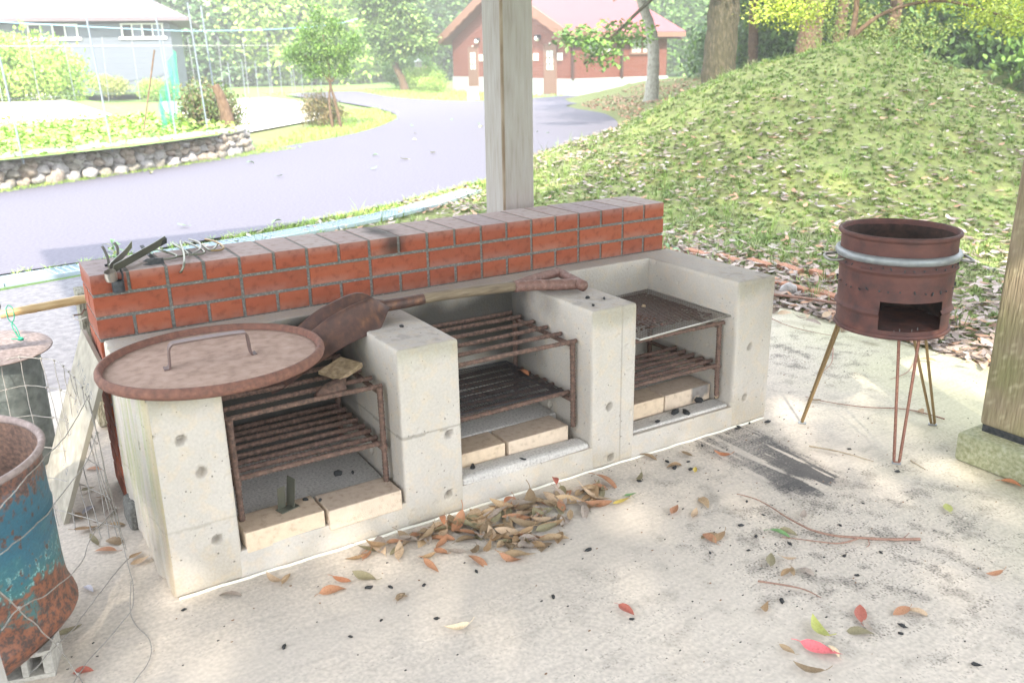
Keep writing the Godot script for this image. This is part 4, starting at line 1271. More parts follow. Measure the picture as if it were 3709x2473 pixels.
	for k in fb.size():
		var q = fb[k]
		var b = single("fire_brick", q[5], "brick", rbox(Vector3(q[3], 0.062, q[4]), 0.004, 0.012, 0.0018, 1.0, Vector3(k, 0, 0), [], func(p: Vector3, d: Vector3):
			var c := Color(1, 1, 1).lerp(Color(0.62, 0.58, 0.58), 0.7 * smoothstep(0.5, 0.9, d.y))
			if k == 5 and d.z > 0.5 and p.x > 0.02 and p.x < 0.1 and p.y > -0.012 + 0.02 * n3.get_noise_3dv(p * 2000.0):
				c = Color(0.38, 0.42, 0.5)
			return c), M["fire_brick_%d" % (k % 2)], Vector3(q[0], q[1], q[2]), Vector3(0, [0.02, 0.015, 0.0, 0.01, 0.0, 0.012][k], 0.0), "loose fire bricks in the barbecue bays")

func grate(label: String, x0: float, x1: float, zf: float, yu: float, up: Array, yl: float, low: Array, leg_bottom: float):
	var t = thing("rebar_grate", label, "grate", Vector3(x0, leg_bottom, zf))
	var o := -Vector3(x0, leg_bottom, zf)
	for z in up:
		part("bar", rebar(Vector3(x0 - 0.012, yu, z) + o, Vector3(x1 + 0.012, yu, z) + o, 0.0074), M.rebar_rust, t)
	for z in low:
		part("bar", rebar(Vector3(x0 - 0.008, yl + rng.randf_range(-0.002, 0.002), z) + o, Vector3(x1 + 0.006, yl + rng.randf_range(-0.002, 0.002), z) + o, 0.0078), M.rebar_rust, t)
	for s in 2:
		var x := x0 if s == 0 else x1
		part("side_rail", rebar(Vector3(x, yu - 0.016, zf + 0.005) + o, Vector3(x, yu - 0.016, 0.12) + o), M.rebar_rust, t)
		part("side_rail", rebar(Vector3(x, yl - 0.016, zf + 0.005) + o, Vector3(x, yl - 0.016, 0.13) + o), M.rebar_rust, t)
		part("leg", rebar(Vector3(x, leg_bottom, zf + 0.006) + o, Vector3(x, yu - 0.002, zf - 0.002) + o, 0.009), M.rebar_rust, t)
		part("leg", rebar(Vector3(x, leg_bottom + 0.01, 0.15) + o, Vector3(x, yu - 0.01, 0.15) + o, 0.009), M.rebar_rust, t)
		# weld blobs
		part("weld", lump(Vector3(0.026, 0.022, 0.026), x * 9.0), M.rebar_rust, t, Vector3(x, yl - 0.008, zf) + o)
		part("weld", lump(Vector3(0.02, 0.018, 0.02), x * 5.0), M.rebar_rust, t, Vector3(x, yu - 0.008, zf) + o)

func grates() -> void:
	grate("rusty rebar grate in the left bay under the pan lid", 0.232, 0.668, 0.515, 0.432, [0.505, 0.43, 0.345, 0.26, 0.17], 0.252, [0.505, 0.455, 0.405, 0.355, 0.30, 0.25, 0.20, 0.15], 0.128)
	grate("rusty rebar grate in the middle bay with a burnt net on its lower bars", 0.918, 1.362, 0.512, 0.447, [0.518, 0.429, 0.343, 0.258, 0.174, 0.11], 0.252, [0.485, 0.44, 0.39, 0.34, 0.29, 0.24, 0.19, 0.14], 0.142)
	grate("rusty rebar grate in the right bay carrying a steel net", 1.592, 2.008, 0.535, 0.405, [0.545, 0.40, 0.27, 0.145], 0.24, [0.535, 0.495, 0.45, 0.40, 0.35, 0.30], 0.108)
	# net with a steel rim on the right grate: slightly dished, corners out
	var t = thing("grill_net", "rectangular steel grill net with charred rusty centre on the right grate", "grill net", Vector3(1.81, 0.418, 0.33))
	var y := 0.004
	var c := [Vector3(-0.215, y, 0.245), Vector3(0.222, y + 0.01, 0.235), Vector3(0.222, y + 0.014, -0.235), Vector3(-0.205, y, -0.235)]
	var rim := []
	for i in 5:
		rim.append(c[i % 4])
	part("rim", tube(rim, 0.0038, 6), M.bright_steel, t)
	var cl := []
	var lw := []
	for i in 38:
		var u := (i + 0.5) / 38.0
		cl.append([tube([c[0].lerp(c[1], u) + Vector3(0, -0.003, 0), c[3].lerp(c[2], u) + Vector3(0, -0.0024, 0)], 0.00075, 4), Transform3D()])
		if i < 36:
			u = (i + 0.5) / 36.0
			lw.append([tube([c[0].lerp(c[3], u) + Vector3(0, -0.001, 0), c[1].lerp(c[2], u) + Vector3(0, -0.001, 0)], 0.0008, 4), Transform3D()])
	var q = part("cross_wires", join(cl), M.rebar_rust, t)
	q.set_meta("kind", "stuff")
	q = part("long_wires", join(lw), M.dull_steel, t)
	q.set_meta("kind", "stuff")
	# burnt crust clinging to the middle of the net
	var v := []
	for i in 2600:
		var p := Vector3(clampf(rng.randfn() * 0.11 + 0.02, -0.19, 0.19), y + rng.randf_range(-0.002, 0.003), clampf(rng.randfn() * 0.1 - 0.04, -0.21, 0.16))
		v.append([lump(Vector3(rng.randf_range(0.008, 0.026), 0.005, rng.randf_range(0.005, 0.013)), i * 0.37, 0.4, 3, 5), Transform3D(Basis(), p)])
	q = part("burnt_crust", join(v), M.crust, t)
	q.set_meta("kind", "stuff")
	v.clear()
	single("pebble", "small pale pebble lying on the charred net of the right grate", "pebble", lump(Vector3(0.018, 0.014, 0.016), 3.3), M.slate, Vector3(1.86, 0.43, 0.28))
	# burnt net on the middle grate's lower bars
	t = thing("grill_net", "blackened fine wire net lying over the lower bars of the middle grate", "grill net", Vector3(1.13, 0.262, 0.32))
	part("rim", tube([Vector3(-0.22, 0.006, 0.16), Vector3(0.215, 0.002, 0.165), Vector3(0.21, 0.004, -0.2), Vector3(-0.22, 0.012, -0.2), Vector3(-0.22, 0.006, 0.16)], 0.0022, 5), M.dark_iron, t)
	cl = []
	for i in 46:
		var u := (i + 0.5) / 46.0
		var s := rng.randf_range(-0.004, 0.004)
		cl.append([tube([Vector3(lerpf(-0.22, 0.21, u), 0.003, 0.162), Vector3(lerpf(-0.22, 0.21, u) + s, 0.0 + s, 0.0), Vector3(lerpf(-0.22, 0.21, u), 0.006, -0.2)], 0.0009, 4), Transform3D()])
		if i < 38:
			u = (i + 0.5) / 38.0
			cl.append([tube([Vector3(-0.22, 0.004 + 0.004 * u, lerpf(0.16, -0.2, u)), Vector3(0.0, s, lerpf(0.16, -0.2, u) + s), Vector3(0.212, 0.003, lerpf(0.16, -0.2, u))], 0.0009, 4), Transform3D()])
	q = part("net_wires", join(cl), M.dark_iron, t)
	q.set_meta("kind", "stuff")

func lid_and_tools() -> void:
	# drum lid lying across the left pillar and the left bay
	var t = thing("pan_lid", "round rusty drum lid with a strap handle resting on the left pillar", "lid", Vector3(0.231, H + 0.004, 0.423))
	t.rotation = Vector3(-0.025, 0, 0.01)
	part("rim", lathe([Vector2(0.278, 0.010), Vector2(0.280, 0.003), Vector2(0.287, 0.0), Vector2(0.294, 0.004), Vector2(0.297, 0.012), Vector2(0.296, 0.022), Vector2(0.291, 0.029), Vector2(0.285, 0.031), Vector2(0.280, 0.027), Vector2(0.276, 0.012)], 96, 0.0012, 0.6), M.lid_rust, t)
	part("plate", lathe([Vector2(0.279, 0.004), Vector2(0.278, 0.013), Vector2(0.268, 0.0115), Vector2(0.2, 0.013), Vector2(0.12, 0.015), Vector2(0.06, 0.015), Vector2(0.001, 0.015)], 96, 0.001, 0.3), M.lid_dust, t)
	var hp := [Vector3(-0.126, 0.016, 0.0), Vector3(-0.112, 0.018, 0.0), Vector3(-0.108, 0.05, 0.0), Vector3(-0.106, 0.068, 0.0), Vector3(-0.099, 0.078, 0.0), Vector3(-0.085, 0.081, 0.0), Vector3(0.0, 0.082, 0.0), Vector3(0.082, 0.08, 0.0), Vector3(0.092, 0.076, 0.0), Vector3(0.096, 0.066, 0.0), Vector3(0.1, 0.018, 0.0), Vector3(0.114, 0.016, 0.0)]
	part("handle", strap(hp, Vector3(0, 0, 1), 0.032, 0.0045), M.handle_iron, t, Vector3(-0.006, 0, 0.026), Vector3(0, -0.06, 0))
	# shovel
	t = thing("shovel", "rusty scoop shovel with wooden shaft lying upside down over the pillars", "shovel", Vector3(0.80, 0.575, 0.36))
	var o := -Vector3(0.80, 0.575, 0.36)
	part("shaft", tube(spline([Vector3(0.88, 0.604, 0.278) + o, Vector3(0.98, 0.606, 0.282) + o, Vector3(1.12, 0.603, 0.286) + o, Vector3(1.30, 0.596, 0.29) + o], 4), 0.0165, 14), M.handle_wood, t)
	part("socket", tube([Vector3(0.765, 0.606, 0.274) + o, Vector3(0.80, 0.602, 0.276) + o, Vector3(0.855, 0.602, 0.278) + o, Vector3(0.935, 0.605, 0.281) + o], [0.024, 0.0195, 0.0185, 0.0180], 14), M.shovel_rust, t)
	# D grip: two arms and a cross bar
	part("grip_arm", tube(spline([Vector3(1.275, 0.597, 0.292) + o, Vector3(1.34, 0.595, 0.306) + o, Vector3(1.40, 0.592, 0.328) + o, Vector3(1.488, 0.587, 0.352) + o], 5), 0.0205, 12, true, 0.95), M.grip_paint, t)
	part("grip_arm", tube(spline([Vector3(1.275, 0.598, 0.288) + o, Vector3(1.36, 0.602, 0.262) + o, Vector3(1.43, 0.604, 0.245) + o, Vector3(1.50, 0.603, 0.232) + o], 5), 0.0165, 12), M.grip_paint, t)
	part("grip_bar", tube([Vector3(1.503, 0.603, 0.215) + o, Vector3(1.503, 0.60, 0.25) + o, Vector3(1.502, 0.595, 0.30) + o, Vector3(1.498, 0.588, 0.36) + o, Vector3(1.496, 0.586, 0.388) + o], [0.015, 0.0165, 0.0165, 0.0195, 0.019], 14), M.grip_paint, t)
	# scoop: convex side up, two swages, sides turned down
	var v := PackedVector3Array()
	var idx := PackedInt32Array()
	var nu := 26
	var nv := 28
	for layer in 2:
		for i in nu + 1:
			var u := float(i) / nu         # 0 at the socket, 1 at the tip
			var ctr := Vector3(0.812, 0.612, 0.275).lerp(Vector3(0.40, 0.462, 0.225), u)
			ctr.y += 0.046 * sin(PI * minf(pow(u, 0.7) * 1.05, 1.0)) - 0.012 * smoothstep(0.0, 0.15, 0.15 - u)
			var half := 0.120 * pow(smoothstep(-0.035, 0.26, u), 0.5) + 0.004 * u
			for j in nv + 1:
				var w := float(j) / nv * 2.0 - 1.0
				var drop := 0.068 * pow(absf(w), 2.4) * smoothstep(0.0, 0.2, u) * (1.0 - 0.35 * u)
				var swage := 0.030 * exp(-pow((absf(w) - 0.42) / 0.15, 2.0)) * smoothstep(0.02, 0.2, u) * smoothstep(0.95, 0.5, u) - 0.012 * exp(-pow(w / 0.2, 2.0)) * smoothstep(0.05, 0.2, u) * smoothstep(0.9, 0.5, u)
				v.append(ctr + Vector3(0.0, -drop + swage - layer * 0.003, half * w) + Vector3(-0.03 * (1.0 - w * w) * smoothstep(0.9, 1.0, u), 0, 0) + o)
	var first := (nu + 1) * (nv + 1)
	for layer in 2:
		for i in nu:
			for j in nv:
				var a := layer * first + i * (nv + 1) + j
				var b := a + nv + 1
				if layer == 1:
					idx.append_array([a, a + 1, b + 1, a, b + 1, b])
				else:
					idx.append_array([a, b + 1, a + 1, a, b, b + 1])
	part("scoop", commit(v, idx), M.shovel_rust, t)
	# broken slab of stone on the left grate
	single("stone_slab", "pale ochre broken stone slab on the left grate beside the pan lid", "stone", rbox(Vector3(0.125, 0.036, 0.105), 0.012, 0.008, 0.024, 1.3, Vector3(4, 4, 4)), M.slate, Vector3(0.592, 0.472, 0.405), Vector3(0.12, 0.5, 0.16))
	single("burnt_chunk", "charred dark chunk hanging under the stone slab on the left grate", "stone", lump(Vector3(0.11, 0.035, 0.06), 7.7, 0.5, 9, 12), M.rebar_rust, Vector3(0.535, 0.440, 0.47), Vector3(0.2, 0.4, 0.25))
	# upright bent plate on the fire bricks
	t = thing("bent_bracket", "small bent steel bracket standing on the left bay's fire bricks", "bracket", Vector3(0.36, 0.133, 0.525))
	part("plate", rbox(Vector3(0.026, 0.07, 0.0022), 0.001, 0.02), M.olive_steel, t, Vector3(-0.014, 0.038, 0.0), Vector3(0.12, 0.3, 0.02))
	part("plate", rbox(Vector3(0.0022, 0.09, 0.036), 0.001, 0.02), M.olive_steel, t, Vector3(0.016, 0.045, -0.008), Vector3(0.05, 0.35, -0.1))
	part("foot", rbox(Vector3(0.06, 0.0022, 0.034), 0.001, 0.02), M.olive_steel, t, Vector3(0.0, 0.002, 0.002), Vector3(0, 0.3, 0.0))

func strap(path: Array, side: Vector3, w: float, th: float) -> ArrayMesh:
	# flat bar bent along a path
	var p := spline(path, 3)
	var v := PackedVector3Array()
	var idx := PackedInt32Array()
	for i in p.size():
		var d: Vector3 = (p[mini(i + 1, p.size() - 1)] - p[maxi(i - 1, 0)]).normalized()
		var sd := (side - d * side.dot(d)).normalized()
		var n := sd.cross(d).normalized()
		for q in [[-1, -1], [1, -1], [1, 1], [-1, 1]]:
			v.append(p[i] + sd * q[0] * w * 0.5 + n * q[1] * th * 0.5)
	for i in p.size() - 1:
		for k in 4:
			var a := i * 4 + k
			var b := i * 4 + (k + 1) % 4
			idx.append_array([a, b, b + 4, a, b + 4, a + 4])
	var e := (p.size() - 1) * 4
	idx.append_array([0, 2, 1, 0, 3, 2, e, e + 1, e + 2, e, e + 2, e + 3])
	return commit(v, idx, PackedVector2Array(), PackedColorArray(), false)

func wall_tools() -> void:
	var y := 0.7595
	# long spring tongs, jaws to the right, bow hanging over the front edge
	var t = thing("spring_tongs", "long polished spring tongs sticking up over the wall's left end", "tongs", Vector3(0.09, y, -0.05))
	part("arm", strap([Vector3(-0.022, 0.012, 0.055), Vector3(0.01, 0.016, 0.02), Vector3(0.08, 0.026, -0.06), Vector3(0.13, 0.034, -0.115), Vector3(0.168, 0.042, -0.155)], Vector3(0.1, 1.0, 0.25), 0.026, 0.0022), M.olive_steel, t)
	part("arm", strap([Vector3(-0.034, 0.012, 0.05), Vector3(-0.015, 0.015, 0.0), Vector3(0.03, 0.026, -0.08), Vector3(0.066, 0.04, -0.15)], Vector3(0.1, 1.0, 0.25), 0.024, 0.0022), M.olive_steel, t)
	part("bow", lathe([Vector2(0.0165, -0.014), Vector2(0.018, 0.0), Vector2(0.0165, 0.014)], 24), M.bright_steel, t, Vector3(-0.034, -0.004, 0.072), Vector3(0.25, 0, 0.1))
	part("jaw", rbox(Vector3(0.036, 0.02, 0.006), 0.002, 0.02), M.dark_iron, t, Vector3(0.160, 0.036, -0.15), Vector3(0.2, 0.78, 0.15))
	# socket ring hanging on the front
	single("steel_ring", "short dark steel ring hanging on the front of the wall's first brick", "ring", join([[lathe([Vector2(0.0155, -0.017), Vector2(0.0175, -0.017), Vector2(0.0175, 0.017), Vector2(0.0155, 0.017), Vector2(0.0155, -0.017)], 24), Transform3D()], [tube([Vector3(0.014, 0.014, -0.004), Vector3(0.018, 0.03, -0.012), Vector3(0.016, 0.042, -0.03)], 0.003, 6), Transform3D()]]), M.dark_iron, Vector3(0.072, 0.722, 0.021))
	# two upright prongs behind
	t = thing("pot_tongs", "upright two pronged steel pot tongs leaning at the wall's left end", "tongs", Vector3(0.07, y, -0.10))
	part("prong", strap([Vector3(-0.004, 0.0, 0.02), Vector3(0.0, 0.018, 0.0), Vector3(-0.002, 0.042, -0.035), Vector3(-0.006, 0.054, -0.045)], Vector3(1, 0, 0), 0.008, 0.003), M.dull_steel, t)
	part("prong", strap([Vector3(0.026, 0.0, 0.01), Vector3(0.030, 0.022, -0.015), Vector3(0.036, 0.046, -0.04), Vector3(0.030, 0.060, -0.05)], Vector3(1, 0, 0), 0.008, 0.003), M.dull_steel, t)
	part("hinge", tube([Vector3(-0.012, 0.004, 0.002), Vector3(0.036, 0.004, -0.008)], 0.004, 8), M.dark_iron, t)
	# hooks and lifters on the top
	t = thing("pry_hook", "flat dark iron pry hook with a forked end on the wall top", "hook", Vector3(0.19, y, -0.05))
	part("blade", prism([[-0.034, 0.0], [-0.018, 0.004], [-0.024, 0.008], [-0.034, 0.010], [-0.02, 0.017], [0.026, 0.014], [0.028, -0.004], [-0.015, -0.004]], 0.004), M.dark_iron, t, Vector3(0, 0.004, 0.01))
	part("stem", strap([Vector3(0.012, 0.006, 0.0), Vector3(0.008, 0.006, -0.06), Vector3(0.0, 0.02, -0.12), Vector3(-0.004, 0.03, -0.16)], Vector3(1, 0.1, 0), 0.012, 0.003), M.dark_iron, t)
	var hooks := [
		[[v3(0.228, 0.012, -0.25), v3(0.238, 0.012, -0.17), v3(0.262, 0.009, -0.10), v3(0.262, 0.006, -0.075), v3(0.24, 0.006, -0.06), v3(0.208, 0.006, -0.07)], "olive_steel", "bent round steel lifting hook beside the pry hook"],
		[[v3(0.288, 0.016, -0.25), v3(0.296, 0.012, -0.17), v3(0.302, 0.008, -0.1), v3(0.285, 0.005, -0.085), v3(0.256, 0.005, -0.075)], "olive_steel", "thin steel lifting hook at the left of the bundle on the wall top"],
		[[v3(0.318, 0.018, -0.27), v3(0.307, 0.018, -0.22), v3(0.290, 0.012, -0.1), v3(0.268, 0.004, 0.006), v3(0.258, -0.012, 0.024), v3(0.25, -0.024, 0.02)], "olive_steel", "steel lifting hook hanging over the wall's front edge"],
		[[v3(0.33, 0.014, -0.26), v3(0.345, 0.012, -0.18), v3(0.352, 0.008, -0.1), v3(0.34, 0.006, -0.075), v3(0.3, 0.006, -0.082)], "olive_steel", "curved steel lifting hook in the middle of the bundle"],
		[[v3(0.345, 0.02, -0.27), v3(0.362, 0.018, -0.2), v3(0.345, 0.012, -0.12), v3(0.315, 0.008, -0.09)], "dull_steel", "steel lifting hook lying across the bundle on the wall top"],
		[[v3(0.36, 0.012, -0.275), v3(0.368, 0.01, -0.19), v3(0.372, 0.007, -0.115), v3(0.39, 0.007, -0.125), v3(0.42, 0.012, -0.19)], "olive_steel", "V shaped steel lifting hook right of the bundle"],
		[[v3(0.395, 0.016, -0.26), v3(0.413, 0.016, -0.2), v3(0.42, 0.01, -0.125), v3(0.405, 0.006, -0.1), v3(0.375, 0.006, -0.105)], "brass", "copper coloured lifting hook, rightmost on the wall top"]]
	for q in hooks:
		single("lifting_hook", q[2], "hook", tube(spline(q[0], 5), 0.0036, 8), M[q[1]], Vector3(0, y + 0.002, 0), Vector3.ZERO, "steel hooks on the wall top")

func stove() -> void:
	var c := Vector3(2.424, 0.0, 0.947)
	var yb := 0.432
	var yt := 0.762
	var t = thing("drum_stove", "rusty steel drum stove on thin hairpin legs right of the barbecue", "stove", c)
	# body with rolled ridges; the fire door is a hole cut through the wall
	var prof := []
	var hgt := yt - yb
	var steps := 74
	for i in steps + 1:
		var f := float(i) / steps
		var r := 0.183 + 0.003 * f
		for k in [0.235, 0.665]:
			r += 0.009 * exp(-pow((f - k) / 0.022, 2.0))
		r += 0.003 * smoothstep(0.96, 1.0, f)
		prof.append(Vector2(r, yb + hgt * f))
	var v := PackedVector3Array()
	var idx := PackedInt32Array()
	var seg := 144
	# door faces the camera side
	var mid := 2.155
	for layer in 2:
		for i in prof.size():
			for j in seg:
				var a := TAU * j / seg
				var r: float = prof[i].x - layer * 0.0022
				var wob := 0.0018 * n3.get_noise_3d(cos(a) * 160.0, prof[i].y * 300.0, sin(a) * 160.0)
				# punched vents stand proud
				v.append(Vector3(cos(a) * (r + wob) + 0.010 * (1.0 - (prof[i].y - yb) / hgt) - 0.012, prof[i].y, sin(a) * (r + wob)))
	var per := prof.size() * seg
	var outer := PackedInt32Array()
	var lining := PackedInt32Array()
	for layer in 2:
		for i in prof.size() - 1:
			for j in seg:
				var a := TAU * (j + 0.5) / seg
				var f := (i + 0.5) / steps
				var da := wrapf(a - mid, -PI, PI)
				var open := f > 0.07 and f < 0.36 and absf(da) < 0.585
				if open and da < -0.53 and f > 0.2 and f < 0.27:
					open = false
				if open:
					continue
				var p := i * seg + j
				var q := i * seg + (j + 1) % seg
				if layer == 0:
					outer.append_array([p, q, q + seg, p, q + seg, p + seg])
				else:
					lining.append_array([p, q + seg, q, p, p + seg, q + seg])
	part("drum", commit(v.slice(0, per), outer), M.stove_rust, t)
	part("lining", commit(v.slice(per, 2 * per), lining), M.soot_rust, t)
	part("bottom", lathe([Vector2(0.183, yb + 0.002), Vector2(0.178, yb + 0.012), Vector2(0.12, yb + 0.012), Vector2(0.001, yb + 0.012)], 48), M.stove_rust, t, Vector3(-0.002, 0, 0))
	part("foot_rim", lathe([Vector2(0.176, yb - 0.004), Vector2(0.186, yb - 0.006), Vector2(0.191, yb + 0.0), Vector2(0.188, yb + 0.008), Vector2(0.183, yb + 0.008)], 96), M.stove_rust, t, Vector3(-0.002, 0, 0))
	part("top_rim", lathe([Vector2(0.186, yt - 0.012), Vector2(0.190, yt - 0.010), Vector2(0.1955, yt - 0.004), Vector2(0.1965, yt + 0.002), Vector2(0.193, yt + 0.007), Vector2(0.187, yt + 0.007), Vector2(0.184, yt + 0.001), Vector2(0.184, yt - 0.012)], 96, 0.001, 0.6), M.stove_rust, t, Vector3(-0.012, 0, 0))
	# galvanised clamp ring
	var yr := 0.692
	part("clamp_ring", lathe([Vector2(0.187, yr - 0.013), Vector2(0.197, yr - 0.013), Vector2(0.2015, yr - 0.006), Vector2(0.2025, yr + 0.001), Vector2(0.2, yr + 0.009), Vector2(0.193, yr + 0.013), Vector2(0.187, yr + 0.013)], 96, 0.0008, 0.6), M.zinc, t, Vector3(-0.01, 0, 0))
	# bail handles
	for s in [3.78, 0.74]:
		var d := Vector3(cos(s), 0, sin(s))
		var e := Vector3(-d.z, 0, d.x)
		var b := Vector3(-0.01, yr - 0.018, 0)
		part("handle", tube(spline([b + d * 0.188 + e * 0.05, b + d * 0.222 + e * 0.05 + Vector3(0, -0.004, 0), b + d * 0.236 + e * 0.03 + Vector3(0, -0.006, 0), b + d * 0.236 - e * 0.03 + Vector3(0, -0.006, 0), b + d * 0.222 - e * 0.05 + Vector3(0, -0.004, 0), b + d * 0.188 - e * 0.05], 3), 0.0048, 8), M.dull_steel, t)
	# air slits punched from inside: torn lips round two belts
	var lips := []
	for row in 2:
		for k in 34:
			var a := TAU * k / 34.0 + rng.randf_range(-0.05, 0.05)
			var yy: float = [0.588, 0.662][row] + rng.randf_range(-0.005, 0.005)
			var d := Vector3(cos(a), 0, sin(a))
			lips.append([lump(Vector3(0.006, rng.randf_range(0.005, 0.017), 0.006), k * 1.7 + row, 0.3, 4, 6), Transform3D(Basis(Vector3(0, 1, 0), -a) * Basis(Vector3(1, 0, 0), rng.randf_range(-1.2, 1.2)), d * 0.188 + Vector3(-0.008, yy, 0))])
	var q2 = part("punched_slits", join(lips), M.dark_iron, t)
	q2.set_meta("kind", "stuff")
	# slots in the floor of the drum near the door
	for k in 4:
		part("torn_tab", prism([[0, 0], [0.008, 0], [0.004, 0.008]], 0.0015), M.dull_steel, t, Vector3(-0.13 + 0.03 * k, yb + 0.012, 0.10 + 0.014 * k - 0.012 * (k % 2)), Vector3(0, 0.3 * k, 0))
	# hairpin legs
	var feet := [[Vector3(2.285, 0.0, 0.72), Vector3(2.30, yb - 0.004, 0.83), 0.1, "brass"], [Vector3(2.279, 0.0, 1.131), Vector3(2.345, yb - 0.004, 1.075), 0.062, "red_rod"], [Vector3(2.676, 0.0, 1.0), Vector3(2.545, yb - 0.004, 0.965), 0.045, "brass"]]
	for k in 3:
		var f: Vector3 = feet[k][0] - c
		var h: Vector3 = feet[k][1] - c
		var sp: Vector3 = [Vector3(-0.4, 0, -0.9), Vector3(0.56, 0, 0.83), Vector3(0.56, 0, 0.83)][k].normalized() * feet[k][2] / 2.0
		if k == 0:
			sp = Vector3(0.52, 0, -0.85).normalized() * 0.012
		var m: Material = M[feet[k][3]]
		var pth := [h - sp, f - sp * 0.28 + Vector3(0, 0.012, 0), f - sp * 0.2 + Vector3(0, 0.0045, 0), f + sp * 0.2 + Vector3(0, 0.0045, 0), f + sp * 0.28 + Vector3(0, 0.012, 0), h + sp]
		part("leg", tube(pth, 0.0052, 8), m, t)
		part("foot", rbox(Vector3(0.03, 0.006, 0.016), 0.002, 0.02), M.zinc, t, f + Vector3(0, 0.003, 0), Vector3(0, -0.97, 0))
	# soot hand-dents: nothing more

func left_corner() -> void:
	# blue drum with the open top, standing on a block
	var t = thing("blue_drum", "open blue steel drum with flaking paint and rusted foot at the left edge", "drum", Vector3(-0.48, 0.07, 0.59))
	var wob := func(p: Vector3) -> Vector3:
		var a := atan2(p.z, p.x)
		var low := smoothstep(0.16, 0.02, p.y)
		return Vector3(cos(a), 0, sin(a)) * (0.008 * low * sin(a * 5.0 + 1.0) + 0.012 * exp(-pow((p.y - 0.05) / 0.03, 2.0)))
	var prof := []
	for i in 41:
		var y := 0.008 + 0.437 * i / 40.0
		prof.append(Vector2(0.266 - 0.018 * smoothstep(0.04, 0.0, y) + 0.004 * exp(-pow((y - 0.30) / 0.008, 2.0)), y))
	part("wall", lathe(prof, 110, 0.0022, 0.5, TAU, wob), M.drum_paint, t)
	var inner := []
	for i in 21:
		inner.append(Vector2(0.2625, 0.445 - 0.42 * i / 20.0))
	inner.append(Vector2(0.001, 0.03))
	part("inside", lathe(inner, 64, 0.002, 0.5), M.rebar_rust, t)
	part("rim", lathe([Vector2(0.262, 0.443), Vector2(0.268, 0.441), Vector2(0.276, 0.446), Vector2(0.278, 0.453), Vector2(0.272, 0.459), Vector2(0.264, 0.457), Vector2(0.261, 0.449), Vector2(0.262, 0.443)], 110, 0.0012, 0.6), M.bin_lid, t)
	# hollow block under it
	t = thing("cinder_block", "small grey hollow concrete block under the blue drum", "block", Vector3(-0.325, 0.0, 0.70))
	part("shell", join([[rbox(Vector3(0.12, 0.012, 0.1), 0.003, 0.03), Transform3D(Basis(), Vector3(0, 0.006, 0))], [rbox(Vector3(0.12, 0.012, 0.1), 0.003, 0.03), Transform3D(Basis(), Vector3(0, 0.066, 0))], [rbox(Vector3(0.012, 0.048, 0.1), 0.003, 0.03), Transform3D(Basis(), Vector3(-0.054, 0.036, 0))], [rbox(Vector3(0.022, 0.048, 0.1), 0.003, 0.03), Transform3D(Basis(), Vector3(0.049, 0.036, 0))], [rbox(Vector3(0.014, 0.048, 0.1), 0.003, 0.03), Transform3D(Basis(), Vector3(0.0, 0.036, 0))]]), M.block, t)
	t.rotation.y = -0.25
	# wooden stake in the corner
	single("timber_stake", "weathered wooden stake leaning in the bottom left corner", "stake", rbox(Vector3(0.035, 0.5, 0.035), 0.006, 0.02, 0.003, 0.8), M.grey_timber, Vector3(-0.368, 0.24, 1.13), Vector3(-0.1, 0.3, 0.03))
	# bin with a tin lid
	t = thing("metal_bin", "dull galvanised bin with a rusty round lid behind the blue drum", "bin", Vector3(-0.315, -0.005, -0.62))
	part("body", lathe([Vector2(0.001, 0.004), Vector2(0.168, 0.004), Vector2(0.173, 0.01), Vector2(0.175, 0.2), Vector2(0.177, 0.425)], 64, 0.0015, 0.4), M.old_zinc, t)
	part("lid", lathe([Vector2(0.001, 0.443), Vector2(0.1, 0.440), Vector2(0.206, 0.431), Vector2(0.208, 0.427), Vector2(0.2, 0.425), Vector2(0.001, 0.43)].map(func(q): return q), 72, 0.002, 0.3), M.bin_lid, t, Vector3.ZERO, Vector3(0.03, 0, -0.03))
	# bamboo pole hung behind the hearth
	t = thing("bamboo_pole", "dry bamboo pole lying level across the left edge behind the brick wall", "pole", Vector3(-0.236, 0.533, -0.62))
	var a := Vector3.ZERO
	var b := Vector3(0.62, 0.048, 0.07)
	var pth := []
	var rad := []
	for i in 61:
		var f := i / 60.0
		pth.append(a.lerp(b, f))
		var node := 0.0
		for k in [0.16, 0.38, 0.66, 0.9]:
			node += exp(-pow((f - k) / 0.012, 2.0))
		rad.append(0.0145 + 0.002 * f + 0.0018 * node)
	part("cane", tube(pth, rad, 16, false), M.bamboo, t)
	part("bore", tube([a + Vector3(0.001, 0, 0), a + Vector3(0.05, 0.003, 0.004)], 0.011, 14), M.dark_room, t)
	var e1 := lathe([Vector2(0.0105, 0), Vector2(0.0146, 0)], 20)
	part("cut_end", e1, M.bamboo, t, a + Vector3(0.0005, 0, 0), Vector3(0, 0.1, PI / 2))
	# cord looped over the pole, knotted on the lid
	t = thing("green_cord", "green cord looped over the bamboo pole and knotted on the bin lid", "cord", Vector3(-0.19, 0.44, -0.60))
	var o := -Vector3(-0.19, 0.44, -0.60)
	part("loop", tube(spline([v3(-0.192, 0.443, -0.59) + o, v3(-0.205, 0.475, -0.60) + o, v3(-0.208, 0.497, -0.605) + o, v3(-0.198, 0.517, -0.60) + o, v3(-0.196, 0.533, -0.599) + o, v3(-0.197, 0.552, -0.61) + o, v3(-0.207, 0.56, -0.625) + o, v3(-0.217, 0.552, -0.605) + o, v3(-0.217, 0.533, -0.596) + o, v3(-0.214, 0.515, -0.6) + o, v3(-0.203, 0.497, -0.6) + o, v3(-0.196, 0.48, -0.595) + o, v3(-0.190, 0.443, -0.585) + o], 5), 0.0016, 6), M.green_cord, t)
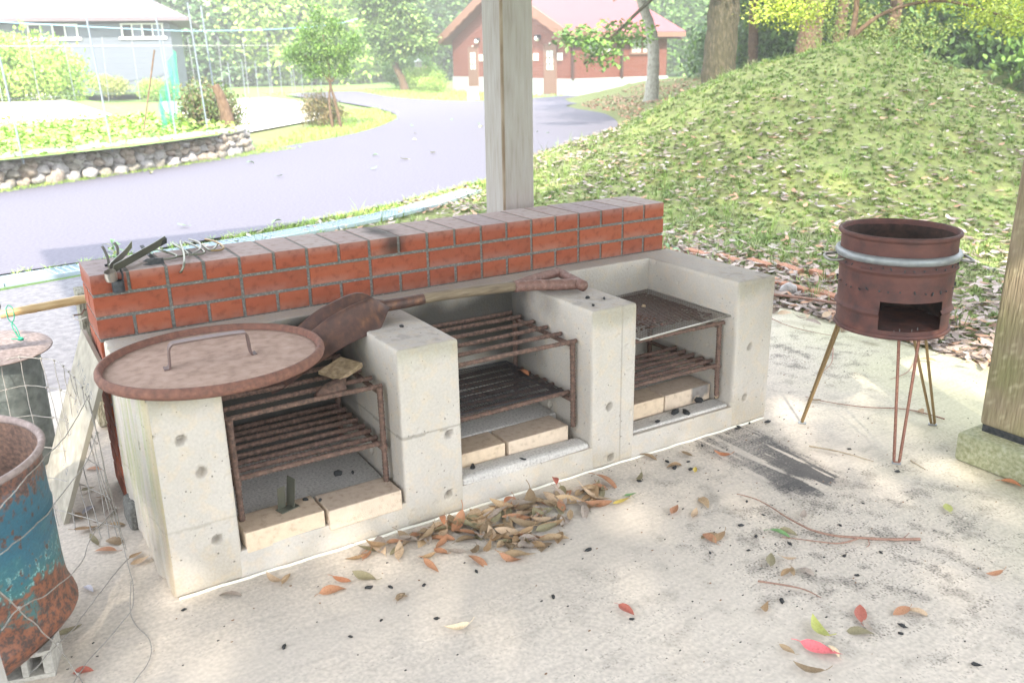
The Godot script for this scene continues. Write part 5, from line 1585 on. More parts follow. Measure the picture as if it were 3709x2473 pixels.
	part("knot", lump(Vector3(0.02, 0.012, 0.016), 1.2, 0.4), M.green_cord, t, Vector3(0.0, 0.006, 0.015))
	part("tail", tube(spline([v3(0, 0.006, 0.014), v3(-0.015, 0.01, 0.02), v3(-0.028, 0.012, 0.015)], 4), 0.0018, 6), M.green_cord, t)
	part("tail", tube(spline([v3(0, 0.006, 0.012), v3(-0.008, 0.015, 0.0), v3(-0.012, 0.03, -0.005)], 4), 0.0026, 6), M.green_cord, t)
	# weathered post stub behind the wall and the iron fitting on it
	single("post_stub", "short weathered fluted post stub behind the wall's left end", "post", rbox(Vector3(0.15, 0.55, 0.13), 0.012, 0.014, 0.02, 0.35, Vector3(7, 0, 2)), M.stub, Vector3(0.085, 0.275, -0.80))
	t = thing("iron_fitting", "rusty curved iron fitting under the bamboo pole at the post stub", "fitting", Vector3(0.03, 0.5, -0.60))
	part("tongue", strap([Vector3(-0.045, -0.002, 0.0), Vector3(-0.02, -0.002, 0.0), Vector3(-0.012, 0.008, 0.0), Vector3(0.0, 0.012, 0.0), Vector3(0.08, 0.014, 0.01)], Vector3(0, 0.3, 1), 0.03, 0.004), M.shovel_rust, t)
	part("lip", strap([Vector3(-0.046, -0.001, 0.0), Vector3(-0.046, -0.012, 0.004), Vector3(-0.03, -0.02, 0.006), Vector3(-0.005, -0.014, 0.006)], Vector3(0, 0.2, 1), 0.024, 0.003), M.bright_steel, t)
	# notice board leaning on the hearth's left side
	var A := Vector3(-0.026, 0.541, -0.235)
	var B := Vector3(-0.012, 0.489, 0.074)
	var C := Vector3(-0.186, 0.0, -0.002)
	var D := A + C - B
	var nrm := (B - A).cross(C - B).normalized()
	if nrm.x > 0:
		nrm = -nrm
	var back := -nrm * 0.014
	var v := PackedVector3Array()
	var uv := PackedVector2Array()
	var idx := PackedInt32Array()
	var quad := func(p, q, r, s, us):
		var k := v.size()
		v.append_array([p, q, r, s])
		uv.append_array(us)
		idx.append_array([k, k + 1, k + 2, k, k + 2, k + 3])
	var plain := [Vector2(0.01, 0.99), Vector2(0.02, 0.99), Vector2(0.02, 0.98), Vector2(0.01, 0.98)]
	quad.call(A, B, C, D, [Vector2(0, 0), Vector2(1, 0), Vector2(1, 1), Vector2(0, 1)])
	quad.call(B + back, A + back, D + back, C + back, plain)
	quad.call(A, A + back, B + back, B, plain)
	quad.call(B, B + back, C + back, C, plain)
	quad.call(C, C + back, D + back, D, plain)
	quad.call(D, D + back, A + back, A, plain)
	for i in v.size():
		v[i] -= C
	single("notice_board", "white handwritten notice board leaning against the hearth's left side", "board", commit(v, idx, uv, PackedColorArray(), false), M.board, C)
	# stray sheet of woven wire fence
	t = thing("wire_netting", "loose bent sheet of woven wire netting around the blue drum", "netting", Vector3(-0.06, 0.0, 0.2))
	o = -Vector3(-0.06, 0.0, 0.2)
	var tops := [v3(-0.40, 0.40, -0.44), v3(-0.335, 0.41, -0.44), v3(-0.264, 0.42, -0.44), v3(-0.208, 0.425, -0.44), v3(-0.148, 0.42, -0.40), v3(-0.113, 0.42, -0.35), v3(-0.094, 0.42, -0.27), v3(-0.085, 0.42, -0.2), v3(-0.078, 0.42, -0.13), v3(-0.066, 0.41, -0.05)]
	var feet := [v3(-0.34, 0.0, -0.16), v3(-0.30, 0.0, -0.12), v3(-0.25, 0.0, -0.06), v3(-0.20, 0.0, 0.0), v3(-0.16, 0.0, 0.06), v3(-0.12, 0.0, 0.12), v3(-0.10, 0.0, 0.15), v3(-0.08, 0.0, 0.18), v3(-0.06, 0.0, 0.2), v3(-0.05, 0.0, 0.217)]
	var kink := func(p: Array) -> ArrayMesh:
		var s := spline(p, 8)
		for i in s.size():
			s[i] += Vector3(n3.get_noise_1d(s[i].x * 900.0 + s[i].y * 1700.0), n3.get_noise_1d(s[i].z * 1100.0 + 77.0), n3.get_noise_1d(s[i].y * 1500.0 + 33.0)) * 0.005
		return tube(s, 0.0014, 6)
	for i in tops.size():
		part("upright_wire", kink.call([tops[i] + o, tops[i].lerp(feet[i], 0.5) + v3(0.012 * sin(i * 2.0), 0, 0) + o, feet[i] + o]), M.wire, t)
	for k in 6:
		var f := k / 5.5
		var row := []
		for i in tops.size():
			row.append(tops[i].lerp(feet[i], f) + o)
		part("line_wire", kink.call(row), M.wire, t)
	for i in tops.size():
		for k in 3:
			part("wire_knot", lump(Vector3(0.009, 0.008, 0.007), i + k * 3.0, 0.2, 5, 6), M.wire, t, tops[i].lerp(feet[i], k / 5.5) + o)
	var near := [
		[v3(-0.065, 0.356, 0.20), v3(-0.086, 0.36, 0.30), v3(-0.12, 0.362, 0.42), v3(-0.203, 0.37, 0.62), v3(-0.245, 0.385, 0.74), v3(-0.325, 0.427, 0.93), v3(-0.40, 0.45, 1.05)],
		[v3(-0.075, 0.49, 0.27), v3(-0.109, 0.473, 0.353), v3(-0.161, 0.469, 0.488), v3(-0.213, 0.49, 0.64), v3(-0.261, 0.506, 0.78), v3(-0.309, 0.511, 0.90), v3(-0.36, 0.52, 1.0)],
		[v3(-0.05, 0.12, 0.222), v3(-0.138, 0.163, 0.44), v3(-0.18, 0.18, 0.60), v3(-0.255, 0.24, 0.80), v3(-0.315, 0.296, 0.93), v3(-0.35, 0.3, 1.0)],
		[v3(-0.055, 0.02, 0.35), v3(-0.122, 0.02, 0.45), v3(-0.195, 0.05, 0.62), v3(-0.23, 0.09, 0.74), v3(-0.262, 0.125, 0.83), v3(-0.32, 0.154, 0.95)],
		[v3(-0.063, 0.02, 0.47), v3(-0.085, 0.015, 0.60), v3(-0.145, 0.012, 0.68), v3(-0.235, 0.012, 0.80), v3(-0.262, 0.012, 0.86)],
		[v3(-0.068, 0.03, 0.49), v3(-0.092, 0.012, 0.63), v3(-0.072, 0.012, 0.76), v3(-0.09, 0.01, 0.84), v3(-0.15, 0.01, 0.92)],
		[v3(-0.35, 0.40, 0.99), v3(-0.318, 0.296, 0.93), v3(-0.266, 0.125, 0.83), v3(-0.238, 0.014, 0.80), v3(-0.228, 0.012, 0.86)],
		[v3(-0.075, 0.49, 0.27), v3(-0.066, 0.36, 0.22), v3(-0.066, 0.22, 0.245), v3(-0.056, 0.11, 0.25), v3(-0.058, 0.02, 0.33), v3(-0.063, 0.015, 0.47)],
		[v3(-0.07, 0.44, 0.1), v3(-0.062, 0.34, 0.15), v3(-0.06, 0.2, 0.2), v3(-0.052, 0.08, 0.24), v3(-0.05, 0.01, 0.28)]]
	for q in near:
		var pts := []
		for p in q:
			pts.append(p + o)
		part("sprung_wire", kink.call(pts), M.wire, t)
	for p in [v3(-0.066, 0.356, 0.21), v3(-0.05, 0.12, 0.222), v3(-0.262, 0.125, 0.83), v3(-0.315, 0.296, 0.93), v3(-0.235, 0.012, 0.80), v3(-0.066, 0.22, 0.245)]:
		part("wire_knot", lump(Vector3(0.010, 0.009, 0.009), p.x * 50.0, 0.2, 5, 6), M.wire, t, p + o)
	# black rubber grip poking in at the far left
	single("rubber_grip", "blurred black rounded rubber grip poking in at the left edge", "grip", tube([v3(-0.2, 0, 0), v3(-0.02, 0, 0), v3(-0.004, 0, 0), v3(0.001, 0, 0)], [0.018, 0.018, 0.015, 0.004], 16), M.black_rubber, v3(-0.2325, 0.628, -0.35), Vector3(0, 0, 0.1))

func shelter() -> void:
	# nearer post on its footing
	var t = thing("timber_post", "mossy brown timber post on a concrete footing at the right edge", "post", Vector3(2.628, 0.1, 1.34))
	var colf := func(p: Vector3, d: Vector3) -> Color:
		var n := n3.get_noise_3dv(p * 420.0 + Vector3(9, 9, 9))
		var m := n3.get_noise_3dv(p * 2600.0)
		var low := smoothstep(0.0, -1.1, p.y)
		var c := Color(0.52, 0.47, 0.43).lerp(Color(0.40, 0.45, 0.26), clampf(low * (0.5 + 1.1 * n) * 0.8, 0, 1))
		return c.lerp(Color(0.95, 1.0, 0.9), 0.55 * smoothstep(0.22, 0.5, m) * low)
	part("shaft", rbox(Vector3(0.18, 2.5, 0.18), 0.012, 0.012, 0.004, 0.25, Vector3(3, 3, 3), [], colf), M.mossy_timber, t, Vector3(0.0, 1.28, 0.0))
	part("shoe", rbox(Vector3(0.168, 0.034, 0.168), 0.003, 0.05), M.dark_iron, t, Vector3(0, 0.016, 0))
	single("post_footing", "low mossy concrete footing under the mossy timber post", "footing", rbox(Vector3(0.36, 0.105, 0.36), 0.014, 0.02, 0.004, 0.5, Vector3(5, 5, 5)), M.footing, Vector3(2.65, 0.0515, 1.395))
	t = thing("timber_post", "pale grey weathered timber post standing just behind the brick wall", "post", Vector3(1.735, 0.0, -0.48))
	part("shaft", rbox(Vector3(0.155, 2.5, 0.155), 0.010, 0.014, 0.004, 0.25, Vector3(13, 3, 3)), M.grey_timber, t, Vector3(0, 1.25, 0))
	part("wane", rbox(Vector3(0.012, 2.3, 0.012), 0.005, 0.03, 0.004, 0.3, Vector3(1, 2, 3)), M.mossy_edge, t, Vector3(-0.0705, 1.3, 0.0705))
	# shelter roof over the hearth, above the picture
	t = thing("shelter_roof", "plank roof of the open shelter carried by the timber posts", "roof", Vector3(0.9, 2.42, 0.4))
	for k in 12:
		part("plank", box(Vector3(5.2, 0.03, 0.42)), M.grey_timber, t, Vector3(0.35, 0.16, -1.9 + 0.43 * k))
	for k in 3:
		part("beam", box(Vector3(0.1, 0.12, 5.1)), M.grey_timber, t, Vector3(-1.3 + 1.6 * k, 0.082, 0.45))

func lay_leaf(k: int, at: Vector3, turn: float, s: float, m: String, label: String, group := "", tilt := Vector2.ZERO):
	var o = single("fallen_leaf", label, "leaf", LEAVES[k % LEAVES.size()], M[m], at, Vector3(tilt.x, turn, tilt.y), group)
	o.scale = Vector3(s, s, s)
	return o

var LEAVES := []
const LEAF_WORDS := ["brown", "tan", "dark brown", "pale tan", "olive brown", "russet", "grey brown"]

func floor_place(x: float, z: float) -> String:
	if x < 0.0:
		return "between the blue drum and the hearth's left side"
	if x > 2.3:
		return "on the slab near the stove's legs"
	if z < 0.72:
		return ["at the foot of the left pillar and left bay", "along the plinth of the middle bay", "along the plinth of the right bay by the charcoal stain"][0 if x < 0.7 else (1 if x < 1.4 else 2)]
	var side := "left" if x < 0.8 else ("middle" if x < 1.35 else "right")
	if z < 1.0:
		return {"left": "on the floor before the left bay", "middle": "just in front of the leaf drift", "right": "left of the charcoal stain's far end"}[side]
	if z < 1.3:
		return {"left": "on the bright open floor left of the middle", "middle": "on the open floor below the leaf drift", "right": "around the forked twig"}[side]
	return {"left": "near the bottom edge at the left", "middle": "near the bottom edge around the folded pink leaf", "right": "near the bottom edge at the right"}[side]

func floor_bits() -> void:
	for k in 16:
		LEAVES.append(leaf_mesh(0.075 + 0.012 * (k % 3), 0.026 + 0.004 * ((k * 3) % 4), 0.12 + 0.12 * (k % 4), [0.15, -0.12, 0.4, 0.05, -0.25][k % 5], [0.3, -0.6, 0.9, 0.0, 0.5, -0.2, 1.2][(k + 1) % 7]))
	# the drift of leaves against the foot of the hearth
	var heap := "brown leaves drifted against the hearth's foot"
	var n := 0
	while n < 160:
		var u := rng.randf()
		var x := lerpf(0.54, 1.37, u) + rng.randfn() * 0.02
		var spread := 0.075 * sin(PI * clampf(u, 0.05, 0.95)) + 0.015
		var z := 0.655 + absf(rng.randfn()) * spread + (0.05 * smoothstep(0.5, 1.0, u))
		if n > 128:
			x = 0.93 + rng.randfn() * 0.06
			z = 0.86 + rng.randfn() * 0.025
		elif rng.randf() > 0.35 + 0.65 * sin(PI * clampf(u, 0, 1)):
			continue
		var y := 0.005 + 0.028 * rng.randf() * maxf(0.0, 1.0 - (z - 0.62) / 0.16)
		var kind := rng.randi() % 7
		lay_leaf(n, Vector3(x, y, z), rng.randf() * TAU, rng.randf_range(0.7, 1.1), "dry_leaf_%d" % kind, "%s dry leaf in the %s of the drift along the hearth's foot" % [LEAF_WORDS[kind], "front lobe" if z > 0.82 else ("left end" if x < 0.85 else ("middle" if x < 1.1 else "right end"))], heap, Vector2(rng.randf_range(-0.3, 0.3), rng.randf_range(-0.25, 0.25)))
		n += 1
	for q in [[0.771, 0.683, "leaf_orange", "orange red leaf at the left of the leaf drift", 0.75], [1.325, 0.832, "leaf_yellow", "yellow leaf with a dark hole at the right end of the leaf drift", 0.85], [1.373, 0.819, "leaf_green", "small green leaf at the right end of the leaf drift", 0.55], [1.0, 0.69, "leaf_orange", "long orange leaf in the middle of the leaf drift", 0.7], [1.19, 0.66, "leaf_red", "rust red leaf at the back of the leaf drift by the plinth", 0.6],
		[0.42, 0.765, "leaf_orange", "bright coral leaf standing among leaves before the left bay", 0.85], [0.977, 1.29, "leaf_red", "long red leaf alone on the open floor before the middle bay", 0.8], [1.26, 1.662, "leaf_pink", "folded pink leaf near the bottom right of the floor", 1.0], [1.285, 1.678, "leaf_cream", "cream underside of leaf folded beside the pink leaf", 0.55], [1.312, 1.611, "leaf_lime", "yellow green torn leaf near the folded pink leaf", 1.0],
		[1.665, 0.80, "leaf_yellow", "small yellow leaf among charcoal before the right bay", 0.5], [2.127, 1.418, "leaf_lime", "light green leaf lying before the post footing", 0.7], [2.449, 1.43, "leaf_orange", "rolled orange brown leaf against the post footing", 0.9], [1.59, 1.238, "leaf_green", "green leaf under the long red twig", 0.7], [0.582, 1.122, "leaf_cream", "cream leaf on the bright floor, lowest left of the middle", 0.75],
		[-0.232, 0.607, "dry_leaf_4", "dark olive leaf beside the cinder block", 0.8], [-0.167, 0.427, "leaf_silver", "curled silvery leaf right of the blue drum's foot", 0.55], [-0.224, 0.788, "leaf_red", "reddish leaf before the cinder block", 0.7], [-0.108, -0.051, "leaf_silver", "curled silver leaf between board and hearth", 0.65], [-0.03, 0.322, "dry_leaf_0", "curled brown leaf at the hearth's left front foot", 0.6], [1.397, 0.62, "leaf_cream", "tan leaf standing in the right bay's corner by the grate leg", 0.6], [1.823, 0.768, "leaf_orange", "rust coloured leaf on the charcoal stain", 0.8], [1.456, 1.62, "leaf_red", "torn reddish brown leaf near the bottom edge", 0.8], [1.32, 0.27, "leaf_orange", "orange leaf at the back of the middle bay", 0.6]]:
		var y := 0.008
		if q[0] > 0.76 and q[0] < 1.2 and q[1] < 0.7:
			y = 0.05
		if q[3].begins_with("tan leaf"):
			q[0] = 2.0
			q[1] = 0.545
			y = 0.115
		if q[3].ends_with("middle bay") and q[1] < 0.4:
			y = 0.275
		lay_leaf(rng.randi() % 16, Vector3(q[0], y, q[1]), rng.randf() * TAU, q[4], q[2], q[3], "", Vector2(rng.randf_range(-0.2, 0.2), rng.randf_range(-0.15, 0.15)))
	# single brown leaves scattered over the slab
	var spots := [[0.491, 0.68], [0.383, 0.794], [0.264, 0.664], [0.295, 0.675], [0.147, 0.657], [0.477, 0.784], [0.523, 0.919], [0.667, 0.789], [0.655, 0.833], [0.523, 0.921], [1.137, 0.819], [1.072, 0.791], [1.471, 0.743], [1.73, 0.688], [1.639, 0.73], [1.424, 0.968], [1.462, 1.017], [1.537, 0.978], [1.722, 1.21], [1.614, 1.251], [1.412, 1.135], [1.423, 1.159], [1.40, 1.145], [1.501, 1.351], [1.463, 1.398], [1.498, 1.414], [1.454, 1.328], [1.606, 0.628], [1.273, 1.474], [1.551, 1.668], [1.582, 1.689], [1.195, 1.617], [1.429, 1.661], [1.397, 1.666], [1.179, 1.695], [1.444, 1.391], [-0.056, -0.369], [-0.026, 0.36], [-0.05, 0.1], [-0.09, 0.06], [-0.12, 0.16], [-0.07, 0.2], [-0.13, 0.08], [-0.1, 0.24], [-0.06, -0.12], [-0.14, -0.02], [-0.05, 0.0], [-0.09, -0.2], [2.5, 0.6], [2.75, 0.9], [1.9, 1.7]]
	for k in spots.size():
		lay_leaf(k, Vector3(spots[k][0], 0.007, spots[k][1]), rng.randf() * TAU, rng.randf_range(0.5, 0.85), "dry_leaf_%d" % (k * 5 % 7), "loose %s leaf lying %s" % [LEAF_WORDS[k * 5 % 7], floor_place(spots[k][0], spots[k][1])], "brown leaves scattered over the floor", Vector2(rng.randf_range(-0.2, 0.2), rng.randf_range(-0.15, 0.15)))
	# nearest leaves of the litter by the slab's edge
	for k in 90:
		var z := rng.randf_range(-1.3, 1.1)
		var kd: int = [2, 3, 6, 0, 6, 3][rng.randi() % 6]
		var x := 3.38 + absf(rng.randfn()) * 0.35 - 0.12
		lay_leaf(k, Vector3(x, maxf(ground_h(x, z), 0.0 if x < 3.46 else -1.0) + rng.randf_range(0.01, 0.045), z), rng.randf() * TAU, rng.randf_range(0.7, 1.15), "dry_leaf_%d" % kd, "%s leaf in the litter banked along the slab's right edge, %s" % [LEAF_WORDS[kd], "behind the last pillar" if z < -0.45 else ("behind the stove" if z < 0.35 else "beside the mossy post")], "leaves along the slab's right edge", Vector2(rng.randf_range(-0.5, 0.5), rng.randf_range(-0.4, 0.4)))
	# grit
	var gx := []
	var gc := []
	for i in 900:
		var x := rng.randf_range(-0.6, 3.3)
		var z := rng.randf_range(0.62, 2.2) if i % 4 else rng.randf_range(-0.3, 0.6)
		if x < 2.25 and z < 0.61:
			x = 2.3 + rng.randf() * 1.0
		if i % 3 == 0:
			x = 1.75 + rng.randfn() * 0.45
			z = maxf(0.63, 1.1 + rng.randfn() * 0.4)
		var s := rng.randf_range(0.0015, 0.005)
		gx.append(Transform3D(Basis(v3(0, 1, 0), rng.randf() * TAU).scaled(v3(s * rng.randf_range(1.0, 2.4), s * 0.6, s)), v3(x, s * 0.2, z)))
		var d := rng.randf()
		gc.append(Color(0.03, 0.03, 0.032) if d < 0.6 else (Color(0.2, 0.11, 0.06) if d < 0.85 else Color(0.45, 0.4, 0.33)))
	tag(swarm("floor_grit", lump(Vector3(1, 1, 1), 2.2, 0.5, 4, 6), M.litter, gx, gc, self), "fine grit of charcoal and leaf crumbs scattered over the floor", "grit").set_meta("kind", "stuff")
	# charcoal
	var coals := [[2.187, 0.64, 0.035], [2.12, 0.61, 0.022], [2.059, 0.615, 0.03], [2.04, 0.62, 0.024], [1.628, 0.742, 0.036], [1.64, 0.69, 0.026], [1.466, 0.749, 0.024], [1.665, 0.778, 0.026], [1.658, 1.043, 0.018], [1.637, 1.132, 0.018], [1.533, 1.139, 0.024], [1.524, 1.209, 0.022], [1.574, 1.291, 0.024], [2.241, 0.968, 0.02], [2.225, 1.173, 0.03], [1.341, 1.47, 0.03], [1.507, 1.703, 0.03], [1.479, 1.719, 0.02], [1.651, 1.418, 0.02], [1.75, 1.462, 0.02], [1.521, 1.883, 0.028], [1.072, 1.0, 0.03], [0.859, 1.134, 0.024], [0.52, 0.86, 0.024], [0.47, 0.83, 0.03], [0.6, 0.9, 0.02], [0.75, 0.92, 0.022], [0.97, 1.32, 0.02], [0.03, 0.66, 0.022], [0.2, 0.95, 0.026], [0.35, 1.0, 0.018], [1.7, 0.73, 0.02], [1.83, 0.66, 0.02], [1.78, 1.3, 0.018], [1.6, 1.5, 0.02], [1.45, 1.25, 0.018], [1.35, 1.2, 0.016], [1.95, 1.25, 0.014], [0.56, 1.05, 0.02], [0.44, 0.98, 0.016]]
	for k in coals.size():
		var q = coals[k]
		single("charcoal_piece", "%s black charcoal crumb lying %s" % ["larger" if q[2] > 0.025 else "small", floor_place(q[0], q[1])], "charcoal", lump(Vector3(q[2], q[2] * 0.35, q[2] * 0.55) * 0.8, k * 1.3, 0.7, 4, 6), M.charcoal, Vector3(q[0], q[2] * 0.12, q[1]), Vector3(0, k * 0.9, 0), "charcoal crumbs on the floor")
	var cb := [[0.56, 0.137, 0.40, 0.03, "large black coal under the left grate's front bars"], [0.60, 0.136, 0.42, 0.018, "small coal right of the large one under the left grate"], [0.42, 0.135, 0.505, 0.018, "coal crumb behind the joint of the left bay's fire bricks"], [0.455, 0.134, 0.53, 0.016, "coal crumb on the right fire brick of the left bay"], [1.93, 0.112, 0.53, 0.036, "block shaped black coal on the right bay's step"], [1.80, 0.100, 0.545, 0.042, "curled burnt scrap on the right bay's step"], [1.83, 0.100, 0.57, 0.038, "flat burnt scrap at the lip of the right bay's step"], [1.69, 0.1, 0.575, 0.02, "left coal crumb on the right bay's step"], [0.955, 0.105, 0.54, 0.035, "crumpled burnt scrap on the middle bay's step by the left pillar"], [1.12, 0.1, 0.575, 0.03, "dark burnt scrap at the middle of the middle bay's step"], [1.04, 0.098, 0.57, 0.014, "tiny coal crumb on the middle bay's step"], [1.42, 0.567, 0.545, 0.014, "charcoal flake on top of the middle right pillar, nearest the front"], [1.46, 0.567, 0.46, 0.018, "charcoal flake on top of the middle right pillar, behind the others"], [1.5, 0.567, 0.5, 0.016, "charcoal flake on top of the middle right pillar, at its right edge"], [0.80, 0.567, 0.40, 0.014, "charcoal flake on top of the middle left pillar"]]
	for k in cb.size():
		var q = cb[k]
		single("charcoal_piece", q[4], "charcoal", lump(Vector3(q[3], q[3] * 0.6, q[3] * 0.5), k * 2.1 + 5.0, 0.45, 6, 8), M.charcoal, Vector3(q[0], q[1], q[2]), Vector3(0, k * 1.3, 0))
	# twigs
	var tw := [[[[1.897, 1.483], [1.82, 1.432], [1.744, 1.375], [1.705, 1.336], [1.68, 1.283], [1.675, 1.237], [1.678, 1.171], [1.686, 1.121], [1.683, 1.056], [1.656, 1.001]], 0.0045, 0.0012, "twig", ""],
		[[[1.753, 1.383], [1.709, 1.379], [1.675, 1.365], [1.632, 1.324], [1.601, 1.281], [1.576, 1.258]], 0.003, 0.001, "twig", ""],
		[[[1.775, 1.40], [1.755, 1.42], [1.735, 1.425]], 0.002, 0.001, "twig", ""], [[[1.82, 1.43], [1.86, 1.45], [1.90, 1.445]], 0.002, 0.001, "twig", ""]]
	var t = thing("forked_twig", "long red brown forked twig on the floor before the stove", "twig", Vector3(1.744, 0.0, 1.375))
	for q in tw:
		part("stem" if q[1] > 0.004 else "branchlet", twig(q[0], q[1], q[2], Vector3(1.744, 0, 1.375)), M.twig, t)
	var more := [[[[2.132, 0.883], [2.184, 0.967], [2.212, 1.057], [2.216, 1.088]], "pale_twig", "dry pale twig between the charcoal stain and the stove's front leg"], [[[2.33, 1.15], [2.31, 1.22]], "pale_twig", "short straw stalk before the stove's front foot"], [[[2.75, 1.0], [2.72, 0.86], [2.6, 0.75], [2.52, 0.62], [2.5, 0.55]], "twig", "thin curved twig under the stove"], [[[3.1, 0.2], [2.9, 0.35], [2.75, 0.4]], "twig", "twig on the slab behind the stove, leftmost"], [[[3.3, 0.5], [3.1, 0.6], [2.95, 0.62]], "twig", "twig on the slab behind the stove, next to the litter"], [[[3.4, -0.75], [3.2, -0.2], [3.25, 0.1]], "twig", "long twig along the slab's edge beside the last pillar"], [[[1.35, 1.38], [1.42, 1.46], [1.43, 1.52]], "twig", "dark twig curl above the bottom leaves"]]
	for q in more:
		var o: Vector3 = Vector3(q[0][0][0], 0, q[0][0][1])
		single("loose_twig", q[2], "twig", twig(q[0], 0.0028, 0.001, o), M[q[1]], o)

func twig(pts: Array, r0: float, r1: float, o: Vector3) -> ArrayMesh:
	var p := []
	for q in pts:
		p.append(Vector3(q[0], r0 + 0.002 + 0.004 * rng.randf(), q[1]) - o)
	var s := spline(p, 5)
	var r := []
	for i in s.size():
		r.append(lerpf(r0, r1, float(i) / s.size()) * (1.0 + 0.12 * sin(i * 2.1)))
	return tube(s, r, 6)

# ------------------------------------------------------------------ beyond the shelter
func roadside() -> void:
	# drain grating along the near road edge: panels of bars
	var t = thing("drain_grating", "pale blue grey steel drain grating along the near edge of the road", "grating", Vector3(0, 0, -3.7))
	var line := [v3(-4.0, 0, -2.9), v3(-2.2, 0, -3.28), v3(-0.187, 0, -3.70), v3(0.7, 0, -3.90), v3(1.7, 0, -4.12), v3(2.83, 0, -4.47), v3(3.6, 0, -4.9), v3(4.25, 0, -5.35)]
	var s := spline(line, 2)
	for i in s.size() - 1:
		var a: Vector3 = s[i]
		var b: Vector3 = s[i + 1]
		var l := a.distance_to(b) - 0.01
		var list := []
		for e in [-0.11, 0.11]:
			list.append([box(Vector3(l, 0.03, 0.008)), Transform3D(Basis(), Vector3(0, 0, e))])
		for e in 5:
			list.append([box(Vector3(l, 0.02, 0.006)), Transform3D(Basis(), Vector3(0, 0, -0.073 + 0.0365 * e))])
		var n := int(l / 0.045)
		for e in n + 1:
			list.append([box(Vector3(0.006, 0.026, 0.214)), Transform3D(Basis(), Vector3(-l / 2 + l * e / n, -0.001, 0))])
		var d := (b - a).normalized()
		part("grating_panel", join(list), M.grating, t, (a + b) / 2.0 - Vector3(0, 0, -3.7) + Vector3(0, 0.006, 0), Vector3(0, atan2(-d.z, d.x), 0))
	var ch := []
	for p in s:
		ch.append(p + Vector3(0, -0.012, 3.7))
	# brick edging at the foot of the mound
	t = thing("brick_edging", "row of terracotta edging bricks sunk at the mound's foot behind the last pillar", "edging", Vector3(4.1, 0, -1.0))
	var e := [[3.95, -1.95, 0.1], [4.03, -1.72, 0.15], [4.10, -1.49, 0.05], [4.16, -1.26, 0.1], [4.20, -1.03, 0.02], [4.24, -0.80, 0.05], [4.27, -0.57, 0.0], [4.30, -0.33, 0.1], [4.33, -0.1, 0.0]]
	for q in e:
		part("brick", rbox(Vector3(0.06, 0.10, 0.21), 0.006, 0.03, 0.004, 0.6, Vector3(q[0], 0, q[1])), M.edging, t, Vector3(q[0] - 4.1, maxf(-0.02, ground_h(q[0], q[1])) - rng.randf_range(0.0, 0.02), q[1] + 1.0), Vector3(0, -0.2 + q[2], rng.randf_range(-0.1, 0.1)))
	t = thing("brick_edging", "lower terracotta edging row half buried in moss nearer the slab", "edging", Vector3(3.75, 0, -0.9))
	for k in 5:
		part("brick", rbox(Vector3(0.06, 0.08, 0.21), 0.006, 0.03, 0.004, 0.6, Vector3(k, 3, k)), M.edging, t, Vector3(0.02 * k, -0.012, -0.42 + 0.22 * k), Vector3(0, -0.1, rng.randf_range(-0.1, 0.1)))
	single("field_stone", "single pale cobble beside the edging bricks right of the last pillar", "stone", lump(Vector3(0.11, 0.08, 0.09), 4.4, 0.25), M.field_stone_0, Vector3(3.72, 0.02, -0.62))
	single("loose_twig", "long brown stick lying between the edging bricks and the slab", "twig", tube(spline([v3(3.42, 0.02, -0.75), v3(3.55, 0.03, -0.55), v3(3.66, 0.03, -0.3), v3(3.7, 0.025, -0.05)], 5), 0.008, 6), M.twig)
	# leafy weeds growing by the hearth's right end
	var lm := leaf_mesh(0.075, 0.03, 0.2, -0.4, 0.1)
	for q in [[2.95, -1.05, 0.34, "bright leafy weed growing just right of the brick wall's end"], [3.3, -1.2, 0.26, "smaller leafy weed right of the one at the wall's end"], [3.95, -0.2, 0.3, "leafy weed in front of the edging bricks behind the stove"], [0.55, -4.0, 0.16, "low bright weed at the near road edge left of the tongs"]]:
		t = thing("leafy_weed", q[3], "weed", Vector3(q[0], -0.02, q[1]))
		part("stem", tube([Vector3.ZERO, v3(0.01, q[2] * 0.5, 0.01), v3(0.0, q[2], 0)], 0.003, 5), M.leaf_green, t)
		for k in 12:
			var a := k * 2.4
			var y: float = q[2] * (0.25 + 0.75 * k / 11.0)
			part("leaf", lm, M.leaf_lime if k % 3 == 0 else M.leaf_green, t, v3(cos(a) * 0.04, y, -sin(a) * 0.04), v3(0.2, a, 0.1))
	# stone wall along the far road edge
	t = thing("stone_wall", "low dry stone retaining wall of rounded cobbles along the far road edge", "wall", Vector3(1.6, 0, -9.6))
	var wl := spline([v3(-3.5, 0, -7.5), v3(-1.5, 0, -8.3), v3(0.05, 0, -8.95), v3(1.0, 0, -9.42), v3(2.0, 0, -10.05), v3(2.9, 0, -10.7), v3(3.4, 0, -11.2), v3(3.55, 0, -12.0)], 8)
	var cap := []
	for p in wl:
		cap.append(p + Vector3(-1.6, 0.335, 9.6))
	part("coping", tube(cap, 0.13, 8, true, 0.42), M.block, t)
	var core := []
	for p in wl:
		core.append(p + Vector3(-1.6, 0.15, 9.6))
	part("bedding", tube(core, 0.125, 8, true, 1.35), M.block, t)
